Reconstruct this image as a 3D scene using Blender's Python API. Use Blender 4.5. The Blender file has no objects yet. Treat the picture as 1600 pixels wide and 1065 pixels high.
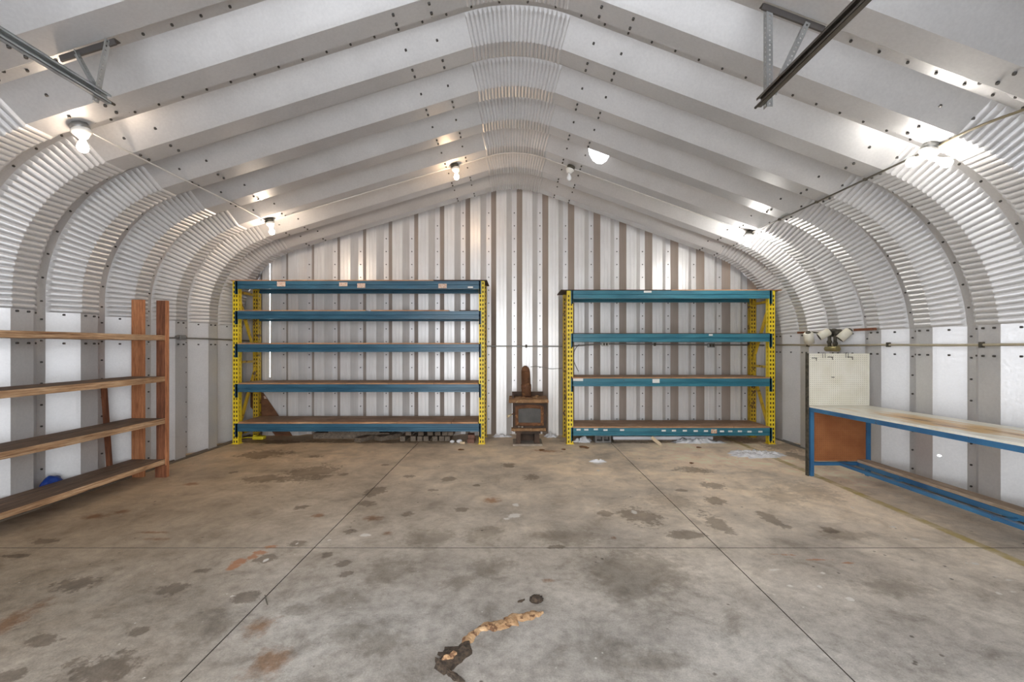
import bpy, bmesh, math, random
import numpy as np
from mathutils import Vector, Matrix, noise
random.seed(11)
D = bpy.data
COL = bpy.context.scene.collection
PI = math.pi
V = Vector

# ------------------------------------------------------------------ camera numbers
F, X0, Y0, HC = 695.0, 802.0, 542.0, 1.44
def P(px, py, y):
    """point of the place at depth y that the photograph shows at pixel (px,py)"""
    return V(((px - X0) * y / F, y, HC + (Y0 - py) * y / F))
def FL(px, py):
    y = F * HC / (py - Y0)
    return V(((px - X0) * y / F, y, 0))

# ------------------------------------------------------------------ helpers
class MB:
    def __init__(s): s.bm = bmesh.new(); s.m = 0
    def face(s, pts, m=None):
        f = s.bm.faces.new([s.bm.verts.new(p) for p in pts]); f.material_index = s.m if m is None else m
        return f
    def box(s, c, size, rot=None, m=None, bev=0.0):
        c = V(c); h = V(size) / 2
        R = rot if rot is not None else Matrix.Identity(3)
        vs = [s.bm.verts.new(c + R @ V((sx*h.x, sy*h.y, sz*h.z))) for sx in (-1,1) for sy in (-1,1) for sz in (-1,1)]
        fs = []
        for q in ((0,1,3,2),(4,6,7,5),(0,4,5,1),(2,3,7,6),(0,2,6,4),(1,5,7,3)):
            f = s.bm.faces.new([vs[i] for i in q]); f.material_index = s.m if m is None else m; fs.append(f)
        if bev > 0:
            es = list({e for f in fs for e in f.edges})
            bmesh.ops.bevel(s.bm, geom=es, offset=bev, segments=2, affect='EDGES', profile=0.5)
    def b2(s, lo, hi, m=None, bev=0.0):
        lo, hi = V(lo), V(hi)
        s.box((lo+hi)/2, [abs(a) for a in (hi-lo)], None, m, bev)
    def bar(s, a, b, w, t, up=V((0,0,1)), m=None, bev=0.0):
        """rectangular bar from a to b; w across, t along up"""
        a, b = V(a), V(b); d = (b-a); L = d.length; d.normalize()
        u = V(up); x = d.cross(u)
        if x.length < 1e-4: x = d.cross(V((1,0,0)))
        x.normalize(); u = x.cross(d)
        s.box((a+b)/2, (w, L, t), Matrix((x, d, u)).transposed(), m, bev)
    def tube(s, pts, r, n=10, m=None, cap=True):
        pts = [V(p) for p in pts]; rings = []
        rr = r if hasattr(r, '__len__') else [r]*len(pts)
        prev = None
        for i, p in enumerate(pts):
            d = (pts[min(i+1, len(pts)-1)] - pts[max(i-1, 0)])
            if d.length < 1e-9: d = V((0,0,1))
            d.normalize()
            if prev is None:
                x = d.cross(V((0,0,1)))
                if x.length < 1e-3: x = d.cross(V((1,0,0)))
            else: x = prev - d*prev.dot(d)
            x.normalize(); prev = x; y = d.cross(x)
            rings.append([s.bm.verts.new(p + rr[i]*(math.cos(2*PI*k/n)*x + math.sin(2*PI*k/n)*y)) for k in range(n)])
        for a, b in zip(rings, rings[1:]):
            for k in range(n):
                f = s.bm.faces.new((a[k], a[(k+1)%n], b[(k+1)%n], b[k])); f.smooth = True
                f.material_index = s.m if m is None else m
        if cap:
            for q in (rings[0][::-1], rings[-1]):
                f = s.bm.faces.new(q); f.material_index = s.m if m is None else m
    def prism(s, poly, ext, m=None):
        """poly: list of points; ext: extrusion vector"""
        ext = V(ext); a = [s.bm.verts.new(V(p)) for p in poly]; b = [s.bm.verts.new(V(p)+ext) for p in poly]
        n = len(a); fs = [s.bm.faces.new(a[::-1]), s.bm.faces.new(b)]
        for k in range(n): fs.append(s.bm.faces.new((a[k], a[(k+1)%n], b[(k+1)%n], b[k])))
        for f in fs: f.material_index = s.m if m is None else m
    def plate(s, o, u, v, us, vs, holes, thick=0.0, m=None):
        """sheet with real holes: cut lines us along u, vs along v; cell (i,j) left out if holes(i,j)"""
        o, u, v = V(o), V(u), V(v); n = u.cross(v).normalized()*thick
        nu, nv = len(us)-1, len(vs)-1
        lay = []
        for t in ((V((0,0,0)), n) if thick else (V((0,0,0)),)):
            lay.append([[s.bm.verts.new(o + u*a + v*b + t) for b in vs] for a in us])
        mi = s.m if m is None else m
        def q(*vv):
            f = s.bm.faces.new(vv); f.material_index = mi
        solid = lambda i, j: 0 <= i < nu and 0 <= j < nv and not holes(i, j)
        for i in range(nu):
            for j in range(nv):
                if not solid(i, j): continue
                g = lay[0]; q(g[i][j], g[i][j+1], g[i+1][j+1], g[i+1][j])
                if thick:
                    h = lay[1]; q(h[i][j], h[i+1][j], h[i+1][j+1], h[i][j+1])
                    if not solid(i-1, j): q(g[i][j], h[i][j], h[i][j+1], g[i][j+1])
                    if not solid(i+1, j): q(g[i+1][j], g[i+1][j+1], h[i+1][j+1], h[i+1][j])
                    if not solid(i, j-1): q(g[i][j], g[i+1][j], h[i+1][j], h[i][j])
                    if not solid(i, j+1): q(g[i][j+1], h[i][j+1], h[i+1][j+1], g[i+1][j+1])
    def sphere(s, c, r, sc=(1,1,1), rot=None, u=16, v=10, m=None):
        R = (rot or Matrix.Identity(3)).to_4x4()
        g = bmesh.ops.create_uvsphere(s.bm, u_segments=u, v_segments=v, radius=r,
            matrix=Matrix.Translation(V(c)) @ R @ Matrix.Diagonal((*sc, 1)))
        for f in {f for w in g['verts'] for f in w.link_faces}:
            f.smooth = True; f.material_index = s.m if m is None else m
    def build(s, name, mats, parent=None, fix=True):
        if fix: bmesh.ops.recalc_face_normals(s.bm, faces=s.bm.faces)
        me = D.meshes.new(name)
        off = V((0,0,0)); p = parent
        while p is not None: off += p.location; p = p.parent
        if off.length: bmesh.ops.translate(s.bm, verts=s.bm.verts, vec=-off)
        s.bm.to_mesh(me); s.bm.free()
        for mt in (mats if isinstance(mats, (list, tuple)) else [mats]): me.materials.append(mt)
        o = D.objects.new(name, me); COL.objects.link(o)
        if parent is not None: o.parent = parent
        return o
def tag(o, label=None, cat=None, group=None, kind=None):
    if label: o['label'] = label
    if cat: o['category'] = cat
    if group: o['group'] = group
    if kind: o['kind'] = kind
    return o
def thing(name, loc, label, cat, group=None):
    o = D.objects.new(name, None); COL.objects.link(o); o.location = loc; o.empty_display_size = .1
    return tag(o, label, cat, group)
def struct(o): o['kind'] = 'structure'; return o
def centre(o):
    """move the origin of a single-mesh thing to the foot of its own shape"""
    vs = [v.co for v in o.data.vertices]
    c = V(((min(v.x for v in vs)+max(v.x for v in vs))/2, (min(v.y for v in vs)+max(v.y for v in vs))/2, min(v.z for v in vs)))
    o.data.transform(Matrix.Translation(-c)); o.location += c
    return o

# ------------------------------------------------------------------ materials
def newmat(name):
    m = D.materials.new(name); m.use_nodes = True
    nt = m.node_tree; b = nt.nodes['Principled BSDF']
    return m, nt, b
def N(nt, t, **k):
    n = nt.nodes.new(t)
    for a, b in k.items(): setattr(n, a, b)
    return n
def L(nt, a, b): nt.links.new(a, b)
def ramp(nt, fac, stops):
    r = N(nt, 'ShaderNodeValToRGB'); e = r.color_ramp.elements
    while len(e) < len(stops): e.new(.5)
    for x, (p, c) in zip(e, stops): x.position = p; x.color = (*c, 1) if len(c) == 3 else c
    L(nt, fac, r.inputs['Fac']); return r.outputs['Color']
def mixc(nt, fac, a, b, mode='MIX'):
    n = N(nt, 'ShaderNodeMix', data_type='RGBA', blend_type=mode)
    for i, v in ((0, fac), (6, a), (7, b)):
        if hasattr(v, 'node'): L(nt, v, n.inputs[i])
        else: n.inputs[i].default_value = v if i == 0 else (*v, 1)
    return n.outputs[2]
def math_(nt, op, a, b=None, clamp=False):
    n = N(nt, 'ShaderNodeMath', operation=op, use_clamp=clamp)
    for i, v in enumerate((a, b)):
        if v is None: continue
        if hasattr(v, 'node'): L(nt, v, n.inputs[i])
        else: n.inputs[i].default_value = v
    return n.outputs[0]
def noise_(nt, scale, detail=4, rough=.55, vec=None, sc=None, dist=0):
    tc = N(nt, 'ShaderNodeNewGeometry').outputs['Position'] if vec is None else vec
    if sc is not None:
        mp = N(nt, 'ShaderNodeMapping'); mp.inputs['Scale'].default_value = sc; L(nt, tc, mp.inputs[0]); tc = mp.outputs[0]
    n = N(nt, 'ShaderNodeTexNoise'); n.inputs['Scale'].default_value = scale
    n.inputs['Detail'].default_value = detail; n.inputs['Roughness'].default_value = rough
    n.inputs['Distortion'].default_value = dist
    L(nt, tc, n.inputs['Vector']); return n.outputs['Fac']
def bump(nt, b, h, strength=.2, dist=.01):
    n = N(nt, 'ShaderNodeBump'); n.inputs['Strength'].default_value = strength; n.inputs['Distance'].default_value = dist
    L(nt, h, n.inputs['Height']); L(nt, n.outputs[0], b.inputs['Normal'])
def mottled(name, c1, c2, scale=6, rough=.5, metal=0., detail=5, lo=.35, hi=.65, c3=None, chip=.68, chipscale=30, sc=None, bmp=0):
    """two-tone noise paint with optional chips of c3"""
    m, nt, b = newmat(name)
    f = noise_(nt, scale, detail, sc=sc)
    c = ramp(nt, f, [(lo, c1), (hi, c2)])
    if c3:
        g = noise_(nt, chipscale, 6, .65)
        k = ramp(nt, g, [(chip-.03, (0,0,0)), (chip+.02, (1,1,1))])
        c = mixc(nt, k, c, c3)
    L(nt, c, b.inputs['Base Color'])
    b.inputs['Roughness'].default_value = rough; b.inputs['Metallic'].default_value = metal
    if bmp: bump(nt, b, noise_(nt, scale*4, 6, sc=sc), bmp)
    return m
def plain(name, c, rough=.5, metal=0.):
    return mottled(name, [x*.9 for x in c], [min(1, x*1.08) for x in c], 9, rough, metal)
def wood(name, c1, c2, c3, axis=0, scale=7, rough=.7, stretch=14):
    m, nt, b = newmat(name)
    s = [stretch]*3; s[axis] = 1
    f = noise_(nt, scale*.35, 6, .6, sc=s, dist=.6)
    g = noise_(nt, scale*1.4, 5, .6, sc=s)
    h = noise_(nt, 1.7, 4, .6)
    c = ramp(nt, f, [(.3, c1), (.5, c2), (.7, c3)])
    c = mixc(nt, ramp(nt, g, [(.35, (.55,.55,.55)), (.6, (1,1,1))]), (0,0,0), c, 'MIX') if False else mixc(nt, 1.0, c, ramp(nt, g, [(.32, (.62,.6,.58)), (.6, (1,1,1))]), 'MULTIPLY')
    c = mixc(nt, 1.0, c, ramp(nt, h, [(.35, (.72,.7,.68)), (.62, (1.0,1.0,1.0))]), 'MULTIPLY')
    L(nt, c, b.inputs['Base Color']); b.inputs['Roughness'].default_value = rough
    bump(nt, b, g, .15, .004)
    return m
def galv(name, base, rough, metal, spang=.06, specks=True):
    m, nt, b = newmat(name)
    f = noise_(nt, 2.2, 5, .6); g = noise_(nt, 55, 3, .6)
    c = ramp(nt, f, [(.3, [x*(1-spang) for x in base]), (.7, [min(1, x*(1+spang)) for x in base])])
    c = mixc(nt, 1.0, c, ramp(nt, g, [(.35, (.93,.93,.935)), (.65, (1,1,1))]), 'MULTIPLY')
    d = noise_(nt, 90, 2, .5)
    if specks: c = mixc(nt, ramp(nt, d, [(.74, (0,0,0)), (.78, (.35,.35,.35))]), c, (.35,.33,.3))
    L(nt, c, b.inputs['Base Color'])
    L(nt, ramp(nt, g, [(.3, (rough-.05,)*3), (.7, (rough+.06,)*3)]), b.inputs['Roughness'])
    b.inputs['Metallic'].default_value = metal
    return m
M = {}
M['steel'] = galv('galvanised_sheet', (.63,.63,.635), .42, .40)
def end_sheet(name, tint, metal):
    m, nt, b = newmat(name)
    f = noise_(nt, 7, 4, .6, sc=(6,1,.25)); g = noise_(nt, 1.3, 5, .6)
    c = ramp(nt, f, [(.3, (.86,.855,.85)), (.7, (.95,.945,.94))])
    c = mixc(nt, 1.0, c, ramp(nt, g, [(.3, (.90,.89,.88)), (.65, (1,1,1))]), 'MULTIPLY')
    c = mixc(nt, 1.0, c, tint, 'MULTIPLY')
    L(nt, c, b.inputs['Base Color'])
    L(nt, ramp(nt, f, [(.3, (.32,.32,.32)), (.7, (.38,.38,.38))]), b.inputs['Roughness'])
    b.inputs['Metallic'].default_value = metal
    return m
M['sheet'] = end_sheet('end_wall_sheet', (1,1,1), .30)
M['sheet_brown'] = end_sheet('oxidised_rib_flank', (.50,.43,.375), .30)  # brown reflection and shade painted into the left flanks of the ribs
M['bolt'] = plain('dark_bolt', (.09,.085,.08), .5, .5)
M['yellow'] = mottled('yellow_rack_paint', (.84,.60,.014), (.95,.74,.04), 5, .45, 0, c3=(.10,.07,.035), chip=.70, chipscale=26)
M['rusty_yellow'] = mottled('rusty_yellow_paint', (.52,.33,.02), (.70,.48,.03), 5, .5, 0, c3=(.12,.06,.03), chip=.60, chipscale=9)
M['blue'] = mottled('blue_rack_paint', (.024,.095,.16), (.045,.15,.235), 2.4, .3, 0, c3=(.03,.05,.06), chip=.72, chipscale=22, sc=(1,6,6))
M['teal'] = mottled('teal_rack_paint', (.028,.15,.215), (.055,.23,.30), 2.4, .3, 0, c3=(.10,.075,.05), chip=.70, chipscale=20, sc=(1,6,6))
M['bench_blue'] = mottled('bench_blue_paint', (.028,.12,.27), (.055,.21,.40), 3, .4, 0, c3=(.07,.07,.08), chip=.66, chipscale=24)
M['cedar'] = wood('red_brown_upright_timber', (.42,.155,.065), (.60,.25,.11), (.70,.34,.17), axis=2)
M['cedar_dark'] = wood('dark_stained_timber', (.13,.045,.022), (.26,.095,.045), (.38,.15,.07), axis=2)
M['plank'] = wood('weathered_shelf_plank', (.20,.085,.038), (.58,.36,.20), (.78,.58,.38), axis=1, scale=9, stretch=22)
M['plank_top'] = wood('grimy_plank_top', (.13,.085,.055), (.24,.16,.105), (.33,.22,.15), axis=1)
M['ply'] = wood('plywood_deck', (.34,.21,.13), (.52,.34,.22), (.64,.45,.31), axis=0, stretch=5)
M['ply_edge'] = wood('plywood_edge', (.48,.22,.10), (.68,.36,.18), (.78,.48,.27), axis=0, stretch=18)
M['ply_dark'] = wood('dark_plywood', (.05,.03,.02), (.10,.06,.04), (.17,.10,.06), axis=0, stretch=5)
M['pale_plank'] = wood('pale_foot_plank', (.40,.29,.20), (.55,.43,.32), (.66,.54,.42), axis=1)
M['scrap'] = wood('grey_scrap_timber', (.15,.12,.09), (.26,.21,.16), (.36,.30,.23), axis=1)
M['offcut'] = wood('brown_offcut_panel', (.16,.068,.03), (.22,.10,.048), (.27,.125,.06), axis=0, stretch=2)
M['peg_white'] = mottled('cream_pegboard', (.84,.81,.68), (.92,.90,.80), 5, .5, 0, c3=(.55,.42,.20), chip=.74, chipscale=9)
M['peg_brown'] = mottled('brown_hardboard', (.30,.105,.035), (.42,.165,.06), 4, .6)
def bench_top():
    m, nt, b = newmat('worn_white_bench_top')
    f = noise_(nt, 5, 5, sc=(2.4,.7,1)); g = noise_(nt, 3.2, 6, .65, sc=(3.2,.55,1))
    c = ramp(nt, f, [(.3, (.80,.76,.64)), (.55, (.90,.88,.78)), (.75, (.93,.92,.87))])
    ge = N(nt, 'ShaderNodeNewGeometry').outputs['Position']
    mp = N(nt, 'ShaderNodeMapping', vector_type='TEXTURE'); mp.inputs['Location'].default_value = (3.60, 3.70, .8)
    mp.inputs['Scale'].default_value = (.17, .80, 1); L(nt, ge, mp.inputs[0])
    ln = N(nt, 'ShaderNodeVectorMath', operation='LENGTH'); L(nt, mp.outputs[0], ln.inputs[0])
    k = math_(nt, 'SUBTRACT', g, math_(nt, 'MULTIPLY', ln.outputs['Value'], .27))
    c = mixc(nt, ramp(nt, k, [(.17, (0,0,0)), (.30, (.85,.85,.85))]), c, (.70,.40,.07))
    c = mixc(nt, ramp(nt, k, [(.36, (0,0,0)), (.46, (.95,.95,.95))]), c, (.26,.10,.025))
    L(nt, c, b.inputs['Base Color']); b.inputs['Roughness'].default_value = .38
    return m
M['bench_top'] = bench_top()
M['rust'] = mottled('rusty_stove_iron', (.12,.055,.028), (.23,.105,.05), 9, .75, .2, c3=(.34,.17,.07), chip=.62, chipscale=14, bmp=.15)
M['rust_dark'] = mottled('dark_rusty_iron', (.045,.03,.022), (.10,.058,.036), 9, .7, .2)
M['rust_top'] = mottled('rusty_stove_top', (.22,.12,.055), (.36,.20,.09), 10, .75, .1, c3=(.46,.33,.18), chip=.60, chipscale=24, bmp=.15)
M['stove_glass'] = mottled('sooty_stove_glass', (.045,.042,.037), (.085,.08,.072), 7, .55)
M['handle'] = plain('pale_spring_handle', (.62,.52,.34), .5, .2)
M['ash'] = mottled('pale_ash_plate', (.30,.25,.20), (.42,.36,.29), 14, .8)
M['black'] = plain('black_void', (.012,.012,.012), .8)
M['zinc'] = plain('zinc_conduit', (.30,.30,.29), .4, .6)
M['yzinc'] = plain('yellowed_conduit', (.45,.40,.29), .45, .35)
M['track'] = plain('dark_track_steel', (.16,.145,.125), .32, .8)
M['track_light'] = plain('bright_track_steel', (.52,.55,.56), .3, .8)
M['angle'] = plain('slotted_angle_steel', (.40,.41,.41), .45, .65)
M['angle_dark'] = plain('dark_angle_steel', (.13,.12,.115), .5, .6)
M['ceramic'] = plain('white_porcelain', (.80,.79,.75), .25)
M['cable_white'] = plain('white_cable', (.72,.70,.66), .5)
M['cable_dark'] = plain('dark_cable', (.10,.09,.07), .55)
M['cable_yel'] = plain('yellowed_cable', (.20,.165,.10), .5)
M['rust_strap'] = mottled('rusty_strap', (.14,.045,.02), (.22,.085,.04), 20, .8)
M['cream_lamp'] = mottled('cream_lamp_holder', (.70,.66,.52), (.82,.79,.68), 10, .5)
M['dark_fit'] = mottled('dark_fitting', (.05,.045,.035), (.13,.115,.085), 30, .6, .3)
M['brass'] = plain('tarnished_brass', (.38,.33,.16), .45, .6)
M['label'] = mottled('paper_label', (.66,.55,.46), (.78,.70,.62), 60, .8, c3=(.55,.22,.10), chip=.55, chipscale=90)
M['white_label'] = plain('white_label', (.78,.80,.78), .7)
M['red_label'] = mottled('red_and_white_label', (.66,.62,.5), (.62,.20,.08), 45, .7, lo=.48, hi=.56)
M['insul'] = mottled('white_loose_insulation', (.78,.78,.80), (.92,.92,.94), 18, .95, bmp=.5)
M['foam'] = plain('white_strip', (.74,.75,.79), .6)
M['block'] = mottled('grey_concrete_block', (.16,.15,.14), (.25,.24,.23), 24, .95, bmp=.3)
M['brick'] = mottled('red_brown_brick', (.17,.085,.06), (.27,.15,.11), 22, .95, bmp=.3)
M['tarp'] = mottled('blue_tarp', (.008,.03,.19), (.02,.07,.34), 7, .35)
M['dirt'] = mottled('black_brown_dirt', (.030,.022,.015), (.09,.062,.042), 60, .95, bmp=.5)
M['tan'] = mottled('tan_filler', (.34,.19,.09), (.54,.36,.20), 22, .85, c3=(.16,.08,.04), chip=.57, chipscale=24, bmp=.5)
M['leaf'] = mottled('dry_leaf', (.16,.07,.03), (.30,.15,.06), 40, .8)
M['splinter'] = plain('pale_splinter', (.62,.50,.34), .7)
M['plastic_y'] = plain('yellow_plastic', (.75,.62,.03), .4)
M['glass_bulb'] = plain('unlit_bulb_glass', (.82,.84,.86), .12)
def glow(name, col, s):
    m, nt, b = newmat(name)
    b.inputs['Emission Color'].default_value = (*col, 1); b.inputs['Emission Strength'].default_value = s
    b.inputs['Base Color'].default_value = (.9,.9,.88,1); b.inputs['Roughness'].default_value = .3
    nse = noise_(nt, 3, 1)
    L(nt, ramp(nt, nse, [(0, [c*.97 for c in col]), (1, col)]), b.inputs['Emission Color'])
    return m

def floor_mat():
    m, nt, b = newmat('stained_concrete')
    pos = N(nt, 'ShaderNodeNewGeometry').outputs['Position']
    FIELDS = {}
    wq = noise_(nt, 5.5, 6, .62); wq2 = noise_(nt, 22, 7, .72)
    wob = math_(nt, 'ADD', math_(nt, 'MULTIPLY', math_(nt, 'SUBTRACT', wq, .5), 2.3), math_(nt, 'MULTIPLY', math_(nt, 'SUBTRACT', wq2, .5), 1.5))
    def group(name, items):
        FIELDS[name] = [(FL(px, py), hw, hh) for (px, py, hw, hh) in items]
        at = N(nt, 'ShaderNodeAttribute', attribute_type='GEOMETRY', attribute_name=name)
        return math_(nt, 'ADD', at.outputs['Fac'], wob)
    s7 = lambda l: [(x/2.857, 700+y/2.857, w/2.857, h/2.857) for x, y, w, h in l]
    s8 = lambda l: [(560+x/2.857, 700+y/2.857, w/2.857, h/2.857) for x, y, w, h in l]
    s6 = lambda l: [(1200+x/4, 700+y/4, w/4, h/4) for x, y, w, h in l]
    dark = s7([(1390,108,115,36),(1190,135,110,20),(1175,28,105,22),(205,414,70,14),(345,605,90,38),(772,630,62,30),(905,547,48,13),
        (620,815,44,24),(180,860,80,38),(470,975,180,78),(1190,490,50,20),(1330,425,45,16),(1345,262,35,11),(1465,472,28,15),(1525,515,34,17),
        (1545,560,30,15),(1565,370,30,13),(60,1010,70,34),(1100,660,68,30),(1040,108,18,5),(1535,118,22,6),(1410,36,35,7),(75,480,60,10)]) + \
        s8([(70,195,45,26),(40,245,45,13),(230,125,28,7),(400,138,38,11),(670,77,35,11),(775,127,38,15),(460,275,35,11),(215,292,33,12),
        (1255,300,90,40),(1450,385,105,20),(1500,97,75,15),(1580,165,60,16),(1590,232,50,18),(1600,330,50,50),(1100,290,40,13),(885,440,40,10),
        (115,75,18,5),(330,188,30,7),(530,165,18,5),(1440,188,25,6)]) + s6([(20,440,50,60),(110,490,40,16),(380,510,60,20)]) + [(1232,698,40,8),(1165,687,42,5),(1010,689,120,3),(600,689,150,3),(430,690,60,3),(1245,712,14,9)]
    faint = s7([(930,770,140,60),(1570,830,110,50),(1330,720,60,30),(700,25,60,10)]) + s8([(310,400,120,50),(120,550,110,60),(440,590,75,38),(590,535,115,45),
        (1240,560,270,130),(930,395,170,40),(1400,240,120,40),(560,385,90,40),(100,880,120,70),(1320,960,160,60)]) + s6([(240,265,170,70),(500,540,200,36),(780,870,240,70),(80,300,120,60)])
    white = s8([(690,300,40,15),(705,252,20,9),(660,315,20,8),(40,387,28,7),(1230,285,18,10),(1068,64,20,10),(1070,98,10,5),(1070,248,10,6)]) + \
        s6([(780,490,26,9),(525,370,12,9),(140,860,30,11),(215,990,28,13),(340,780,22,9),(325,865,18,7),(40,760,45,9),(925,568,25,6),(1000,655,22,6),
        (1295,720,26,9),(1240,715,15,5),(1415,797,30,8),(1500,820,60,7),(1130,800,20,6),(510,940,24,13),(150,955,12,6),(30,725,14,6),(690,475,12,6),(1530,895,25,5),
        (145,705,12,6),(45,915,10,6),(970,678,12,4),(1440,905,10,4)]) + \
        s7([(1035,658,19,7),(1275,510,14,6),(970,647,6,4),(1325,425,9,5),(1470,410,10,4),(1185,500,10,8),(280,750,8,5),(640,1028,8,5),(1018,647,8,3)])
    rusty = s7([(430,305,72,13),(545,283,38,9),(1425,300,30,10),(690,375,90,5),(700,405,90,6),(850,160,40,7),(1190,960,110,80),(1160,800,80,50),(20,790,70,120)]) + s8([(70,312,45,12),(600,235,45,16),(130,378,25,8),(1140,400,13,7),(840,590,30,9),(840,12,60,6)])  # also holds a warm glow of reflected light, painted as a tint
    orange = s7([(1210,440,35,9),(1165,465,35,10),(1130,485,30,10),(1070,505,30,14),(1035,535,25,16)]) + s6([(100,665,110,3),(330,695,120,3),(490,715,50,3)])
    base = noise_(nt, 1.1, 7, .62); fine = noise_(nt, 16, 8, .7); grit = noise_(nt, 120, 4, .6)
    c = ramp(nt, base, [(.30, (.275,.25,.225)), (.5, (.375,.35,.32)), (.70, (.48,.455,.42))])
    c = mixc(nt, 1.0, c, ramp(nt, fine, [(.28, (.60,.59,.58)), (.5, (.93,.93,.92)), (.72, (1.18,1.17,1.16))]), 'MULTIPLY')
    mid = noise_(nt, 3.6, 8, .72, dist=.5)
    c = mixc(nt, 1.0, c, ramp(nt, mid, [(.34, (.66,.64,.62)), (.47, (.96,.96,.96)), (.64, (1.16,1.16,1.17))]), 'MULTIPLY')
    c = mixc(nt, 1.0, c, ramp(nt, grit, [(.3, (.80,.80,.80)), (.6, (1.04,1.04,1.04))]), 'MULTIPLY')
    # tan dusting, light painted in towards the end wall; dusty brown on the left
    sp = N(nt, 'ShaderNodeSeparateXYZ'); L(nt, pos, sp.inputs[0])
    mr = N(nt, 'ShaderNodeMapRange', clamp=True); L(nt, math_(nt, 'ADD', sp.outputs['Y'], math_(nt, 'MULTIPLY', sp.outputs['X'], .12)), mr.inputs[0])
    mr.inputs[1].default_value = 2.3; mr.inputs[2].default_value = 5.6; mr.inputs[3].default_value = .0; mr.inputs[4].default_value = .95
    lit_dust = mixc(nt, 1.0, (.92,.75,.55), ramp(nt, mid, [(.3, (.72,.70,.68)), (.68, (1.12,1.12,1.12))]), 'MULTIPLY')
    c = mixc(nt, math_(nt, 'MULTIPLY', mr.outputs[0], ramp(nt, base, [(.3, (.35,.35,.35)), (.62, (1,1,1))])), c, lit_dust)
    ml = N(nt, 'ShaderNodeMapRange', clamp=True); L(nt, math_(nt, 'ADD', sp.outputs['X'], math_(nt, 'MULTIPLY', math_(nt, 'SUBTRACT', base, .5), 3.0)), ml.inputs[0])
    ml.inputs[1].default_value = -.6; ml.inputs[2].default_value = -3.2; ml.inputs[3].default_value = 0; ml.inputs[4].default_value = .85
    c = mixc(nt, ml.outputs[0], c, mixc(nt, 1.0, c, (.86,.73,.56), 'MULTIPLY'))
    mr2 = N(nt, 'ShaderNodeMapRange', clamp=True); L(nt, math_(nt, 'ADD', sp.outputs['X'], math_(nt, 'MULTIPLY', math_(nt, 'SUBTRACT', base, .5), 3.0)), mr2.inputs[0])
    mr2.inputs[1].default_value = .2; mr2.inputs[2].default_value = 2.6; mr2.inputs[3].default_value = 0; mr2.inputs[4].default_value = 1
    c = mixc(nt, mr2.outputs[0], c, mixc(nt, 1.0, c, (1.38,1.38,1.38), 'MULTIPLY'))  # right side brightened: light painted into the concrete colour
    for sc_, th, col, op in ((9, .085, (.07,.055,.04), .8), (13, .06, (.66,.63,.58), .8), (31, .10, (.12,.10,.085), .55)):
        vo = N(nt, 'ShaderNodeTexVoronoi'); vo.inputs['Scale'].default_value = sc_; L(nt, pos, vo.inputs['Vector'])
        k = math_(nt, 'ADD', vo.outputs['Distance'], math_(nt, 'MULTIPLY', math_(nt, 'SUBTRACT', wq2, .5), .25))
        k = ramp(nt, k, [(th-.03, (op,op,op)), (th+.02, (0,0,0))])
        k = mixc(nt, 1.0, k, ramp(nt, noise_(nt, sc_*.21, 2), [(.52, (0,0,0)), (.58, (1,1,1))]), 'MULTIPLY')
        c = mixc(nt, k, c, col)
    def lay(c, d, e0, e1, col, op, mode='MIX'):
        r = N(nt, 'ShaderNodeMapRange', clamp=True); L(nt, d, r.inputs[0])
        r.inputs[1].default_value = e0; r.inputs[2].default_value = e1; r.inputs[3].default_value = op; r.inputs[4].default_value = 0
        return mixc(nt, r.outputs[0], c, col, mode) if mode == 'MIX' else mixc(nt, r.outputs[0], c, mixc(nt, 1.0, c, col, mode))
    c = lay(c, group('faint', faint), .55, 1.15, (.66,.64,.61), .85, 'MULTIPLY')
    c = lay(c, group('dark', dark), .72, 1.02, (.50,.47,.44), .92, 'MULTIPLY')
    c = lay(c, group('rusty', rusty), .3, 1.1, (.58,.36,.22), .85, 'MULTIPLY')
    c = lay(c, group('orange', orange), .7, 1.1, (.40,.155,.055), .75)
    c = lay(c, group('white', white), .62, .95, (.74,.71,.66), .85)
    # worn yellow safety line beside the bench
    xx = math_(nt, 'ABSOLUTE', math_(nt, 'SUBTRACT', sp.outputs['X'], 3.395))
    xx = math_(nt, 'ADD', xx, math_(nt, 'MULTIPLY', math_(nt, 'SUBTRACT', fine, .5), .05))
    r = N(nt, 'ShaderNodeMapRange', clamp=True); L(nt, xx, r.inputs[0])
    r.inputs[1].default_value = .034; r.inputs[2].default_value = .050; r.inputs[3].default_value = .9; r.inputs[4].default_value = 0
    c = mixc(nt, math_(nt, 'MULTIPLY', r.outputs[0], ramp(nt, noise_(nt, 7, 5), [(.35, (.35,.35,.35)), (.6, (1,1,1))])), c, (.52,.40,.13))
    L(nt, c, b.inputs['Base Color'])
    L(nt, ramp(nt, fine, [(.3, (.5,.5,.5)), (.7, (.72,.72,.72))]), b.inputs['Roughness'])
    bump(nt, b, fine, .12, .006)
    return m, FIELDS
M['floor'], FIELDS = floor_mat()
M['snow'] = mottled('trodden_snow', (.72,.73,.75), (.82,.83,.85), 3, .9)
M['joint'] = mottled('dirty_joint', (.06,.052,.044), (.12,.10,.085), 12, .95)

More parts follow.
